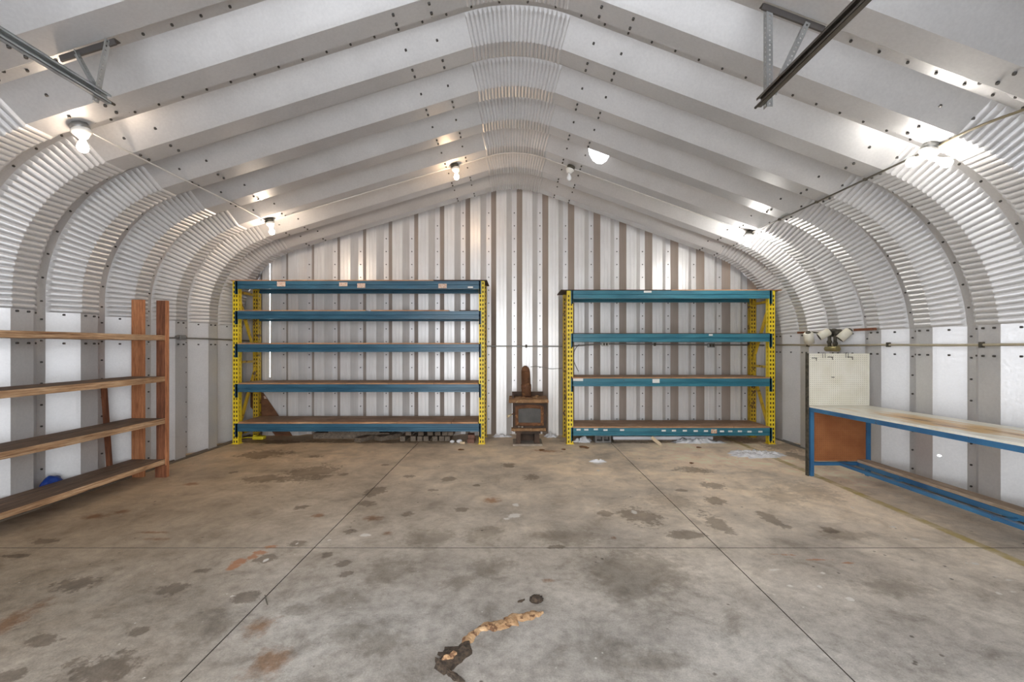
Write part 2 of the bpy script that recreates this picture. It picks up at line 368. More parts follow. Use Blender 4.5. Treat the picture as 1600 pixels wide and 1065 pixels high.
# ------------------------------------------------------------------ the arch shell
XL, XR = 4.25, 4.12
PER, RING0 = 0.61, 3.76
PROF = [(0,0,1), (.18,0,1), (.20,.018,1), (.335,.144,.9), (.355,.162,0), (.435,.162,0), (.455,.144,.9), (.588,.0195,1)]   # depth, outward offset, share of the crimps
aL, aR = math.atan(.313), math.atan(.372)
RL, RR, ZL, ZR = 1.14, 1.50, 1.92, 1.525
PK = V((.034, 1.44 + 2.656))
def arch_path():
    pts = []   # x, z, nx, nz, crimp offset, zone
    def seg(p, q, n, cr=None, s0=0):
        d = V(q) - V(p); nn = V((-d.y, d.x)).normalized()
        for i in range(n+1):
            t = i/n; pts.append([p[0]+d.x*t, p[1]+d.y*t, nn.x, nn.y, cr[1]*abs(math.sin(PI*d.length*t/cr[0]))**.75 if cr else 0])
    def arc(c, r, a0, a1, cr):
        Ln = abs(a1-a0)*r; k = max(1, round(Ln/cr[0])); n = k*6
        for i in range(n+1):
            a = a0 + (a1-a0)*i/n
            pts.append([c[0]+r*math.cos(a), c[1]+r*math.sin(a), math.cos(a), math.sin(a), cr[1]*abs(math.sin(PI*k*i/n))**.75])
    KN, CR = (.050, .017), (.034, .012)
    seg((-XL, 0), (-XL, 1.77), 6)
    seg((-XL, 1.77), (-XL, ZL), 18, (.05, .017))
    arc((-XL+RL, ZL), RL, PI, PI/2 + aL, KN)
    e = (-XL+RL - RL*math.sin(aL), ZL + RL*math.cos(aL))
    t = .40
    p1 = (PK.x - t*math.cos(aL), PK.y - t*math.sin(aL)); p2 = (PK.x + t*math.cos(aR), PK.y - t*math.sin(aR))
    seg(e, p1, 12)
    # crown: arc tangent to both slopes
    ra = t/math.tan((PI-aL-aR)/2); r = t*math.tan((PI-aL-aR)/2) if False else t/math.tan((aL+aR)/2)
    c = (p1[0] + r*math.sin(aL), p1[1] - r*math.cos(aL))
    arc(c, r, PI/2 + aL, PI/2 - aR, CR)
    g = (XR-RR + RR*math.sin(aR), ZR + RR*math.cos(aR))
    seg(p2, g, 12)
    arc((XR-RR, ZR), RR, PI/2 - aR, 0.075, KN)
    seg((XR, ZR+.11), (XR, 0), 6)
    # wall-left normals point outward (-x): fix the sign of straight pieces
    cx, cz = 0, 1.2
    for p in pts:
        if (p[0]-cx)*p[2] + (p[1]-cz)*p[3] < 0: p[2], p[3] = -p[2], -p[3]
    out = [pts[0]]
    for p in pts[1:]:
        if abs(p[0]-out[-1][0]) + abs(p[1]-out[-1][1]) > 1e-5: out.append(p)
        else: out[-1] = [p[0], p[1], (p[2]+out[-1][2])/2, (p[3]+out[-1][3])/2, min(p[4], out[-1][4])]
    return out
PATH = arch_path()
ARC = [0]
for a, b in zip(PATH, PATH[1:]): ARC.append(ARC[-1] + math.hypot(b[0]-a[0], b[1]-a[1]))
def sag(z, y): return -.030*(y - RING0)*min(1.15, max(0, (z-1.9)/2.1))
def shell_pt(i, y, n, cs=1):
    p = PATH[i]; o = n - p[4]*cs
    x, z = p[0] + p[2]*o, p[1] + p[3]*o
    return V((x, y, max(z, 0) + sag(p[1], y)))
def path_at(s):
    for i in range(len(ARC)-1):
        if ARC[i+1] >= s:
            t = (s-ARC[i])/(ARC[i+1]-ARC[i]); a, b = PATH[i], PATH[i+1]
            return [a[k]+(b[k]-a[k])*t for k in range(5)]
    return PATH[-1]
def on_shell(x, y, n=0.0, side=None):
    """point on the roof at plan position x (inner face when n=0)"""
    best = min(PATH, key=lambda p: abs(p[0]-x) - (p[1]*.001))
    cand = [i for i in range(len(PATH)-1) if (PATH[i][0]-x)*(PATH[i+1][0]-x) <= 0 and PATH[i][1] > 2.2]
    i = cand[0]; a, b = PATH[i], PATH[i+1]; t = (x-a[0])/(b[0]-a[0]) if b[0] != a[0] else 0
    z = a[1]+(b[1]-a[1])*t
    return V((x, y, z + n + sag(z, y)))
K0, K1 = -7, 5
COLS = []
for k in range(K0, K1+1):
    for (dy, n, cs) in PROF: COLS.append((RING0 + PER*k + dy, n, cs))
COLS = [c for c in COLS if c[0] < 7.25] + [(7.42, .162, 0)]
def shell_part(name, i0, i1, holes=()):
    mb = MB()
    grid = [[mb.bm.verts.new(shell_pt(i, y, n, cs)) for i in range(i0, i1+1)] for (y, n, cs) in COLS]
    for a, b in zip(grid, grid[1:]):
        for j in range(len(a)-1): mb.bm.faces.new((a[j], a[j+1], b[j+1], b[j]))
    bm = mb.bm
    for (c, r, axis, ell) in holes:      # cut real round holes: axis 2 = seen from below, 0 = from the side
        ia, ib = (0, 1) if axis == 2 else (1, 2)
        c = V(c); R = r*1.6
        near = lambda v: abs(v.co[ia]-c[ia]) < R*4 and abs(v.co[ib]-c[ib]) < R*4 and abs(v.co[axis]-c[axis]) < .5
        nseg = 14
        for k in range(nseg):
            fs = [f for f in bm.faces if any(near(v) for v in f.verts) or
                  ((f.calc_center_median()-c).length < .5)]
            geom = list({v for f in fs for v in f.verts}) + list({e for f in fs for e in f.edges}) + fs
            a = 2*PI*k/nseg; co = c.copy(); co[ia] += r*math.cos(a); co[ib] += r*ell*math.sin(a)
            no = V((0,0,0)); no[ia] = math.cos(a)*ell; no[ib] = math.sin(a)
            bmesh.ops.bisect_plane(bm, geom=geom, plane_co=co, plane_no=no, dist=1e-6)
        kill = []
        for f in bm.faces:
            m = f.calc_center_median()
            if abs(m[axis]-c[axis]) > .5: continue
            if all(((m[ia]-c[ia])*math.cos(2*PI*k/nseg)*ell + (m[ib]-c[ib])*math.sin(2*PI*k/nseg)) <
                   (r*math.cos(2*PI*k/nseg)**2*ell + r*ell*math.sin(2*PI*k/nseg)**2) for k in range(nseg)): kill.append(f)
        bmesh.ops.delete(bm, geom=kill, context='FACES')
    # seam bolts and splice bolts
    def boltat(s, y, n, ln=.014, r=.0105):
        p = path_at(s); b = V((p[0]+p[2]*n, y, p[1]+p[3]*n + sag(p[1], y))); d = V((-p[2], 0, -p[3]))
        mb.tube([b, b + d*ln], r, 6, 1)
    s0, s1 = ARC[i0], ARC[i1]
    k = K0
    for k in range(K0, K1+1):
        yb = RING0 + PER*k
        s = s0 + .1
        while s < s1 - .03:
            if yb + .395 > 1.2: boltat(s, yb + .395, .162, .011, .009)
            s += .20
        for sx in SPL:
            if not (s0 < sx < s1) or yb < 1.2: continue
            for dy, n in ((.045,0), (.135,0), (.265,.085), (.525,.085)):
                if yb + dy < 7.2: boltat(sx, yb+dy, n)
    return mb
def arc_of(px, pz):
    return min(zip(PATH, ARC), key=lambda q: math.hypot(q[0][0]-px, q[0][1]-pz))[1]
iL = min(range(len(PATH)), key=lambda i: abs(PATH[i][1]-1.77) + (9 if PATH[i][0] > 0 else 0))
iR = min(range(len(PATH)), key=lambda i: abs(PATH[i][1]-1.64) + (9 if PATH[i][0] < 0 else 0))
SPL = [arc_of(-XL,1.74)-.02, arc_of(-XL,1.60), arc_of(XR,1.63)+.03, arc_of(XR,1.47)]
for sx in (-.56, -.73, .62, .79, -3.22, -3.02, 2.86, 3.04): SPL.append(arc_of(sx, 4.0 - .33*abs(sx)))
hole_c = V((1.045, 5.405, 3.75))
wl = struct(shell_part('wall_left', 0, iL).build('wall_left', [M['steel'], M['bolt']], fix=False))
wr = struct(shell_part('wall_right', iR, len(PATH)-1, [(V((XR+.02, 4.335, .383)), .012, 0, .8)]).build('wall_right', [M['steel'], M['bolt']], fix=False))
ce = struct(shell_part('ceiling', iL, iR, [(hole_c, .13, 2, 1.0)]).build('ceiling', [M['steel'], M['bolt']], fix=False))

# ------------------------------------------------------------------ end wall of upright sheets
def top_z(x, n=.165):
    zs = []
    for a, b in zip(PATH, PATH[1:]):
        xa, xb = a[0]+a[2]*n, b[0]+b[2]*n
        if (xa-x)*(xb-x) <= 0 and xa != xb:
            za, zb = a[1]+a[3]*n, b[1]+b[3]*n
            z = za+(zb-za)*(x-xa)/(xb-xa); zs.append(z + sag(z, 7.25))
    return max(zs) if zs else .02
def end_wall():
    mb = MB(); YW = 7.25; dp = .115
    xs = []; base = .147 - .424*12
    k = 0
    while base + .424*k < 4.4:
        b = base + .424*k
        xs += [(b, 0), (b+.055, 0), (b+.0575, .006), (b+.065, .006), (b+.0675, 0), (b+.11, 0), (b+.1125, .006), (b+.120, .006), (b+.1225, 0),
               (b+.165, 0), (b+.255, dp), (b+.334, dp)]
        k += 1
    lim = (-XL-.165, XR+.165)
    cols = []
    for (x, d) in xs:
        if lim[0] <= x <= lim[1]: cols.append((x, d))
    cols = [(lim[0], dp)] + cols + [(lim[1], 0)]
    GAP = (-3.972, -3.958)
    # split the strips that the daylight slit crosses
    out = []
    for (a, b) in zip(cols, cols[1:]):
        out.append(a)
        for g in GAP:
            if a[0] < g < b[0]: out.append((g, a[1] + (b[1]-a[1])*(g-a[0])/(b[0]-a[0])))
    out.append(cols[-1])
    for a, b in zip(out, out[1:]):
        ta, tb = top_z(a[0]), top_z(b[0])
        if GAP[0]-1e-6 <= a[0] and b[0] <= GAP[1]+1e-6:
            for lo, hi in ((0, .95), (3.05, None)):
                h1, h2 = (hi or ta), (hi or tb)
                if min(h1, h2) > lo: mb.face([(a[0], YW+a[1], lo), (b[0], YW+b[1], lo), (b[0], YW+b[1], h2), (a[0], YW+a[1], h1)])
            continue
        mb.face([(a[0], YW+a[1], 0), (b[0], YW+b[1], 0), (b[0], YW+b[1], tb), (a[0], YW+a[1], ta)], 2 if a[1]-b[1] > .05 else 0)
    k = 0
    while base + .424*k < 4.2:
        x = base + .424*k + .2945; k += 1
        if abs(x) > 4.0: continue
        z = .25
        while z < top_z(x, 0) - .06:
            mb.tube([(x, YW+dp, z), (x, YW+dp-.012, z)], .0095, 6, 1); z += .213
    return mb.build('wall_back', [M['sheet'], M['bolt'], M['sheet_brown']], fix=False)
struct(end_wall())

# ------------------------------------------------------------------ floor, sills, ground outside, front wall
def floor():
    """six concrete slabs with open joints between them; the tops carry the outlines of the stains"""
    j = .0035; verts, faces, mats = [], [], []
    xs = [(-4.5, -1.430-j), (-1.430+j, 1.470-j), (1.470+j, 4.4)]
    ys = [(-.6, 3.19-j), (3.19+j, 7.4)]
    st = .022
    for x0, x1 in xs:
        for y0, y1 in ys:
            nx, ny = int((x1-x0)/st)+1, int((y1-y0)/st)+1
            gx, gy = np.meshgrid(np.linspace(x0, x1, nx+1), np.linspace(y0, y1, ny+1), indexing='ij')
            o = sum(len(v) for v in verts)
            verts.append(np.stack([gx.ravel(), gy.ravel(), np.zeros(gx.size)], 1))
            i = (np.arange(nx)[:,None]*(ny+1) + np.arange(ny)[None,:]).ravel() + o
            faces.append(np.stack([i, i+ny+1, i+ny+2, i+1], 1)); mats.append(np.zeros(len(i), int))
            o = sum(len(v) for v in verts)
            verts.append(np.array([(x, y, z) for z in (0, -.05) for x, y in ((x0,y0),(x1,y0),(x1,y1),(x0,y1))], float))
            f = [(o+k, o+4+k, o+4+(k+1)%4, o+(k+1)%4) for k in range(4)] + [(o+7, o+6, o+5, o+4)]
            faces.append(np.array(f)); mats.append(np.array([1]*5))
    o = sum(len(v) for v in verts)
    verts.append(np.array([(-4.5,-.6,-.012), (4.4,-.6,-.012), (4.4,7.4,-.012), (-4.5,7.4,-.012)], float))
    faces.append(np.array([(o, o+1, o+2, o+3)])); mats.append(np.array([1]))
    vv, ff, mm = np.concatenate(verts), np.concatenate(faces), np.concatenate(mats)
    me = D.meshes.new('floor'); me.from_pydata(vv.tolist(), [], ff.tolist())
    me.polygons.foreach_set('material_index', mm.astype(np.int32))
    for nm, items in FIELDS.items():
        d = np.full(len(vv), 4.0)
        for (c, hw, hh) in items:
            rx = max(hw*c.y/F, .014); ry = max(hh*c.y*c.y/(F*HC), .014)
            d = np.minimum(d, np.sqrt(((vv[:,0]-c.x)/rx)**2 + ((vv[:,1]-c.y)/ry)**2))
        at = me.attributes.new(nm, 'FLOAT', 'POINT'); at.data.foreach_set('value', d.astype(np.float32))
    me.materials.append(M['floor']); me.materials.append(M['joint']); me.update()
    o = D.objects.new('floor', me); COL.objects.link(o); return o
struct(floor())
mb = MB(); mb.b2((-60,-60,-.12), (60,60,-.06)); struct(mb.build('ground_outside', M['snow']))
for nm, xa, xb in (('baseboard_left', -XL-.01, -XL+.035), ('baseboard_right', XR-.02, XR+.01)):
    mb = MB(); mb.b2((xa, .2, 0), (xb, 7.2, .018)); mb.b2((xa if xa < 0 else xb-.006, .2, 0), (xa+.006 if xa < 0 else xb, 7.2, .03))
    struct(mb.build(nm, M['scrap'] if xa < 0 else M['zinc']))

def front_wall():
    mb = MB(); y = -.5; xa, xb, zt = -2.62, 1.64, 2.86
    xs = sorted([-XL-.15 + i*(XL+XR+.30)/60 for i in range(61)] + [xa, xb])
    for a, b in zip(xs, xs[1:]):
        lo = zt if (a >= xa-1e-6 and b <= xb+1e-6) else 0
        za, zb_ = top_z(a), top_z(b)
        if min(za, zb_) > lo: mb.face([(a, y, lo), (b, y, lo), (b, y, zb_), (a, y, za)])
    return mb.build('wall_front', M['sheet'], fix=False)
struct(front_wall())

# ------------------------------------------------------------------ pallet racks
def post(mb, x0, x1, y0, y1, h, front_holes=True, side=0):
    """perforated upright tube: real slots in the front sheet"""
    w = x1-x0; pitch = .0635; n = int(h/pitch)
    us = [0, w*.17, w*.38, w*.62, w*.83, w]
    vs = [0]
    for k in range(n):
        b = .02 + k*pitch
        if b + .036 > h: break
        vs += [b, b+.034]
    vs.append(h)
    mb.plate((x0, y0, 0), (1,0,0), (0,0,1), us, vs, lambda i, j: i in (1, 3) and j % 2 == 1)
    mb.face([(x0+.004, y0+.010, 0), (x1-.004, y0+.010, 0), (x1-.004, y0+.010, h), (x0+.004, y0+.010, h)], 1)  # added dark rust liner close behind the slots, standing for inner shade
    for sx, x in ((-1, x0), (1, x1)):
        dd = y1-y0
        if sx == side:
            mb.plate((x, y0, 0), (0,1,0), (0,0,1), [0, dd*.35, dd*.55, dd], vs, lambda i, j: i == 1 and j % 2 == 1)
        else:
            mb.face([(x, y0, 0), (x, y1, 0), (x, y1, h), (x, y0, h)])
    mb.face([(x0, y1, 0), (x1, y1, 0), (x1, y1, h), (x0, y1, h)])
    mb.b2((x0-.012, y0-.012, 0), (x1+.012, y1+.012, .008))
def cut_labels(beam, y, items, mat, name='label_sticker', lab=None):
    for (px, py, w, h) in items:
        c = P(px, py, y); mb = MB()
        mb.box((c.x, y-.0015, c.z), (w*y/F, .002, h*y/F))
        o = mb.build(name, mat, beam)
        if lab: o['label'] = lab
def rack(x0, x1, h, levels, paint, label, pw=.085, first_dark=(), deckspec=None, hl=None):
    YF, YB, pd = 6.60, 7.20, .085
    r = thing('pallet_rack', ((x0+x1)/2, (YF+YB)/2, 0), label, 'rack', 'pallet racks against the end wall')
    for side, xa in ((-1, x0), (1, x1-pw)):
        hh = h
        fr = MB(); post(fr, xa, xa+pw, YF, YF+pd, hh, side=-side)
        fo = fr.build('front_post', [M['yellow'], M['rust_dark']], r, fix=False)
        fr = MB(); post(fr, xa, xa+pw, YB-pd, YB, hh, side=-side)
        fr.build('rear_post', [M['rusty_yellow'], M['rust_dark']], r, fix=False)
        xm = xa + pw/2
        ya, yb = YF+pd-.005, YB-pd+.005
        hs = [.14, h*.50, h-.16]
        for z in hs:
            m_ = MB(); m_.bar((xm, ya, z), (xm, yb, z), .035, .035); m_.build('cross_brace', M['rusty_yellow'], r)
        for (a, za), (b, zb) in (((ya, .22), (yb, h*.46)), ((yb, h*.54), (ya, h-.24))):
            m_ = MB(); m_.bar((xm, a, za), (xm, b, zb), .035, .035, V((0,1,0))); m_.build('diagonal_brace', M['rusty_yellow'], r)
    beams = []
    xb0, xb1 = x0+pw-.006, x1-pw+.006
    for li, z in enumerate(levels):
        for yb, bk in ((YF-.012, 0), (YB-.045, 1)):
            m_ = MB(); y2 = yb + .057
            prof = [(yb, z), (y2, z), (y2, z-.115), (yb, z-.115), (yb, z-.082), (yb+.008, z-.078), (yb+.008, z-.066), (yb, z-.062), (yb, z-.034), (yb-.006, z-.030)]
            prof = [(yb-.006, z), (y2, z), (y2, z-.115), (yb, z-.115), (yb, z-.088), (yb+.007, z-.084), (yb+.007, z-.058), (yb-.006, z-.052)]
            m_.prism([(xb0, a, b) for a, b in prof], (xb1-xb0, 0, 0))
            bo = m_.build('shelf_beam', M[paint], r)
            for sx, xe in ((-1, xb0), (1, xb1)):
                m_ = MB()
                m_.b2((xe-.018 if sx < 0 else xe-.002, yb-.012, z-.195), (xe+.002 if sx < 0 else xe+.018, yb+.05, z+.004))
                m_.b2((xe-.03 if sx < 0 else xe-.002, yb-.012 if not bk else yb+.046, z-.195), (xe+.002 if sx < 0 else xe+.03, yb-.006 if not bk else yb+.05, z+.004))
                for q in (-.03, -.095, -.16):
                    xc = xe-.018 if sx < 0 else xe+.018
                    m_.tube([(xc, yb-.012, z+q), (xc, yb-.019, z+q)], .008, 8)
                m_.build('end_connector', M[paint], bo)
            if not bk: beams.append(bo)
    # decks
    for li, (z, pieces) in enumerate(zip(levels, deckspec)):
        for (fa, fb, mat, th, tilt, ov) in pieces:
            xa, xb = x0 + (x1-x0)*fa, x0 + (x1-x0)*fb
            m_ = MB(); ya, yb = YF-.014-ov, YB-.03
            v = [(xa, ya, z+.001), (xb-.006, ya, z+.001), (xb-.006, yb, z+.001), (xa, yb, z+.001)]
            t_ = [(p[0], p[1], p[2]+th+(tilt if i in (0, 1) else 0)) for i, p in enumerate(v)]
            m_.face(v[::-1], 1)
            m_.face(t_, 0)
            for a in range(4): m_.face([v[a], v[(a+1)%4], t_[(a+1)%4], t_[a]], 1)
            m_.build('deck_board', [M[mat], M['ply_edge'] if mat != 'ply_dark' else M['ply_dark']], r)
    return r, beams
def decks(*cuts, mat='ply', th=.018, ov=0.0):
    c = [0.024] + list(cuts) + [.976]
    return [(a, b, mat, th, 0, ov) for a, b in zip(c, c[1:])]
zf = lambda py, y=6.6: HC + (Y0-py)*y/F
XA0, XA1 = P(363.5, 0, 6.6).x, P(757, 0, 6.6).x
LVL = [zf(439), zf(486), zf(537.5), zf(600), zf(661.5)]
top_pieces = [(-.002, .31, 'ply', .012, 0, .012), (.31, .80, 'ply', .012, 0, .012), (.80, 1.012, 'ply_dark', .012, 0, .03)]
rk, bm_ = rack(XA0, XA1, 2.425, LVL, 'blue',
    'tall yellow and blue pallet rack with five shelf levels in left rear corner', pw=.083,
    deckspec=[top_pieces, [(.024,.30,'ply',.014,0,0), (.30,.53,'ply',.014,0,0), (.55,.86,'ply',.015,0,.01), (.90,.976,'ply_dark',.014,0,0)], decks(.28,.52,.78), decks(.27,.45,.62,.80), decks(.22,.40,.655,.87, th=.024)])
cut_labels(bm_[0], 6.582, [(439.5,443.5,13,7.5), (536.5,444,13,6), (564.5,446,12.5,7), (691.5,446.5,13,7)], M['label'], lab='pale paper label with orange print')
cut_labels(bm_[0], 6.582, [(735,448.5,8,2.5)], M['white_label'])
XB0, XB1 = P(886, 0, 6.6).x, P(1211, 0, 6.6).x
LVR = [zf(454), zf(521.5), zf(591), zf(668)]
rk2, bm2 = rack(XB0, XB1, 2.285, LVR, 'teal',
    'yellow and teal pallet rack with four shelf levels right of the stove', pw=.09,
    deckspec=[[(-.03,.5,'ply_dark',.012,0,.01), (.5,1.03,'ply',.012,0,.01)], decks(.33,.66, mat='ply_dark', th=.012), decks(.27,.5,.75), decks(.18,.36,.44,.66,.8)])
z4 = [(916,671.5),(931,671),(946,672),(972,672),(1037,673),(1053,673),(1070,673),(1087,673.5),(1103,673.5),(1128,674),(1141,674),(1156,674),(1171,674.5),(1188,674.5),(904,671.5)]
cut_labels(bm2[3], 6.582, [(x, y-.5, 6.5, 2.6) for x, y in z4], M['white_label'])
cut_labels(bm2[3], 6.581, [(1115.5,673.5,9,6.5)], M['red_label'], lab='red and white printed label')
cut_labels(bm2[2], 6.582, [(903,593,16,4), (1025,595,11,6)], M['white_label'])
cut_labels(bm2[0], 6.582, [(1012,455.5,12,3)], M['white_label'])
cut_labels(bm2[1], 6.582, [(1110.5,523,6,2.5)], M['white_label'])

# offcut panel behind the left rack, on its bottom deck
mb = MB()
poly = [(-3.86,0), (-3.59,0), (-4.02,.63), (-4.07,.70), (-4.27,.70), (-4.27,.47)]
mb.prism([(x, 7.222 + .012*z, z) for x, z in poly], (0, .010, 0))
mb.prism([(x, 7.2205 + .012*z, z) for x, z in ((-4.045,.60), (-4.005,.60), (-4.03,.645), (-4.06,.645))], (0, .002, 0), 1)
o = mb.build('wood_offcut', [M['offcut'], M['label']]); tag(centre(o), 'brown slanted board standing against rear wall behind left end of blue rack', 'board')

# ------------------------------------------------------------------ wood stove
def stove():
    st = thing('wood_stove', (.24, 6.62, 0), 'small rusty cast iron wood stove with glass door between the racks', 'stove')
    y0 = 6.46; k = 1/107.6
    X = lambda px: (px-802)*6.46/F; Z = lambda py: HC+(542-py)*6.46/F
    mb = MB(); mb.b2((X(801), 6.46, 0), (X(848), 6.86, .03), bev=.006); mb.build('base_plate', M['ash'], st)
    mb = MB()
    mb.b2((X(807), 6.50, .03), (X(814), 6.82, Z(675)), bev=.004); mb.b2((X(835), 6.50, .03), (X(843), 6.82, Z(675)), bev=.004)
    mb.b2((X(807), 6.72, .03), (X(843), 6.75, Z(675))); mb.b2((X(805), 6.49, Z(678)), (X(845), 6.84, Z(673)))
    mb.build('pedestal', M['rust_dark'], st)
    mb = MB(); mb.b2((X(801), 6.50, Z(675)), (X(854.5), 6.92, Z(629)), bev=.008)
    bd = mb.build('firebox', M['rust_dark'], st)
    mb = MB(); mb.b2((X(799), 6.44, Z(673)), (X(853), 6.56, Z(669)), bev=.004); mb.build('ash_lip', M['rust_top'], st)
    mb = MB()
    for s, (px, py) in enumerate(((811, 667), (816, 667.5))): mb.sphere(P(px, py-.5, 6.47) + V((0,.02,0)), .016, (1.2,1,.7))
    mb.build('ash_lump', M['ash'], st)
    # door: arched frame round the glass
    mb = MB(); xa, xb, za, zt = X(805), X(849.5), Z(665), Z(634.5)
    arcn = 10; outer = [(xa, za), (xb, za)]; rise = .022
    for i in range(arcn+1):
        t = i/arcn; outer.append((xb+(xa-xb)*t, zt+rise*math.sin(PI*t)))
    ga, gb, gz, gt = X(810), X(845), Z(660.5), Z(639)
    inner = [(ga, gz), (gb, gz)]
    for i in range(arcn+1):
        t = i/arcn; inner.append((gb+(ga-gb)*t, gt+rise*.6*math.sin(PI*t)))
    n = len(outer)
    for yy, e in ((6.468, 0),):
        for i in range(n):
            j = (i+1) % n
            a, b, c, d = outer[i], outer[j], inner[j], inner[i]
            mid = lambda p, q: ((p[0]+q[0])/2, (p[1]+q[1])/2)
            m1, m2 = mid(a, d), mid(b, c)
            mb.face([(a[0], 6.50, a[1]), (b[0], 6.50, b[1]), (b[0], 6.472, b[1]), (a[0], 6.472, a[1])])
            mb.face([(a[0], 6.472, a[1]), (b[0], 6.472, b[1]), (m2[0], 6.458, m2[1]), (m1[0], 6.458, m1[1])])
            mb.face([(m1[0], 6.458, m1[1]), (m2[0], 6.458, m2[1]), (c[0], 6.474, c[1]), (d[0], 6.474, d[1])])
            mb.face([(d[0], 6.474, d[1]), (c[0], 6.474, c[1]), (c[0], 6.495, c[1]), (d[0], 6.495, d[1])])
    dr = mb.build('stove_door', M['rust'], st)
    mb = MB(); mb.face([(p[0], 6.486, p[1]) for p in inner]); mb.build('glass_pane', M['stove_glass'], dr)
    mb = MB(); h0 = P(803, 645.5, 6.45); h1 = P(793, 650.5, 6.40)
    mb.tube([h0 + V((.02,.03,0)), h0, (h0+h1)/2], .008, 8, 1); 
    mb.tube([(h0*.6+h1*.4), h1], [.013, .019], 10, 0)
    mb.build('door_handle', [M['handle'], M['rust']], dr)
    # top slab with rim
    mb = MB(); tx0, tx1 = X(795), X(857)
    mb.b2((tx0, 6.42, Z(629)), (tx1, 6.96, Z(623.5)), bev=.012)
    mb.build('top_slab', M['rust_top'], st)
    mb = MB(); mb.b2((X(800), 6.90, Z(623.5)), (X(852), 6.94, Z(616.5))); mb.b2((X(800), 6.60, Z(623.5)), (X(803), 6.94, Z(618)))
    mb.build('rear_shield', M['rust_dark'], st)
    # flue: collar, two sections, tapered cap leaning back
    mb = MB(); c = V((X(823.5), 6.72, 0))
    zb = Z(623.5)
    sc = 6.72/6.46
    zt_ = HC+(542-572)*6.80/F
    mb.tube([c+V((0,0,zb-.02)), c+V((0,0,zb+.012))], .082, 20)
    def sec(z): return c + V((-.012*(z-zb)/.4, .10*(z-zb)/.45, z))
    pts = [sec(zb+.01+(zt_-zb-.10)*t) for t in (0, .3, .305, .5, .505, 1)]
    mb.tube(pts, [.073, .072, .078, .077, .070, .069], 20)
    a = pts[-1]
    mb.tube([a, a+V((-.003,.01,.035)), a+V((-.005,.02,.065)), a+V((-.007,.03,.085)), a+V((-.008,.035,.095))], [.068, .064, .052, .032, .008], 20)
    mb.build('flue_pipe', M['rust'], st)
    mb = MB()
    for px, py, r in ((836, 620.5, .018), (839, 618, .014), (812, 621.5, .014), (818, 620.5, .016), (799, 621, .014)):
        mb.sphere(P(px, py, 6.62), r, (1.8, 1, .7))
    mb.build('grit', M['rust_top'], st)
stove()

# ------------------------------------------------------------------ timber shelf on the left wall
def lumber():
    YE = 4.92
    r = thing('timber_shelf', (-4.05, 3.4, 0), 'open shelf of rough brown timber planks standing along left wall', 'shelf')
    def up(x0, x1, y0, h, nm, mt):
        mb = MB(); mb.b2((x0, y0, 0), (x1, y0+.038, h), bev=.003); return mb.build('upright', mt, r)
    fx0, fx1 = P(244, 0, YE).x, P(258.5, 0, YE).x
    up(fx0, fx1, YE, 1.955, 'f', [M['cedar_dark']])
    mb = MB(); mb.b2((fx1, YE-.004, 0), (fx1+.012, YE+.038, 1.955)); mb.build('edge_strip', M['cedar'], r)
    rx0 = -4.225; rx1 = P(223, 0, YE).x
    up(rx0, rx1, YE, 1.965, 'r', [M['cedar']])
    up(fx0, fx1, 2.35, 1.955, 'f', [M['cedar_dark']]); up(rx0, rx1, 2.35, 1.965, 'r', [M['cedar']])
    mb = MB(); mb.b2((fx0-.006, YE-.008, 0), (fx1+.014, YE-.0005, .135)); mb.build('foot_block', M['cedar_dark'], r)
    for zt, th, dy in ((1.572, .055, 0), (1.118, .058, 0), (.655, .058, 0), (.200, .050, 0)):
        for k, (xa, xb) in enumerate(((-4.225, -4.062), (-4.058, fx1-.004))):
            mb = MB(); n = 14
            ya, yb = 2.39, YE - .001
            # a plank with a slightly wavy, bowed edge
            prev = None
            for i in range(n+1):
                t = i/n; y = ya+(yb-ya)*t
                w = .004*noise.noise(V((y*1.7, zt*5, k*3))); s = .006*math.sin(t*PI)*-1 + .004*noise.noise(V((y*.9, zt*3, 7)))
                e = .005*noise.noise(V((y*3.1, zt*9, 2+k)))
                ring = [mb.bm.verts.new(p) for p in ((xa, y, zt-th+s), (xb+e, y, zt-th+s+w), (xb+e, y, zt+s), (xa, y, zt+s))]
                if prev:
                    for a in range(4):
                        f = mb.bm.faces.new((prev[a], prev[(a+1)%4], ring[(a+1)%4], ring[a])); f.material_index = 1 if a == 2 else 0
                else: mb.bm.faces.new(ring[::-1])
                prev = ring
            mb.bm.faces.new(prev)
            mb.build('shelf_plank', [M['plank'], M['plank_top']], r)
lumber()
mb = MB()
mb.bar(V((-4.268, 4.635, 1.06)), V((-4.268, 4.715, .0)), .044, .03, V((0,1,0)))
o = mb.build('wooden_stick', M['cedar_dark']); tag(centre(o), 'thin dark wooden stick leaning on left wall behind the timber shelf', 'stick')
# blue tarp bundle between shelf and wall
mb = MB(); mb.sphere((0,0,0), 1, u=22, v=14)
for v in mb.bm.verts:
    n_ = noise.noise(v.co*2.3)*.22 + noise.noise(v.co*5)*.10
    v.co = V((v.co.x*.040, v.co.y*.125, v.co.z*.14))*(1+n_*.8); v.co += V((-4.278, 4.12, .0))
    v.co.z = max(.0, v.co.z + .105)
o = mb.build('tarp_bundle', M['tarp']); tag(centre(o), 'crumpled dark blue tarp behind the lowest plank of timber shelf', 'tarp')

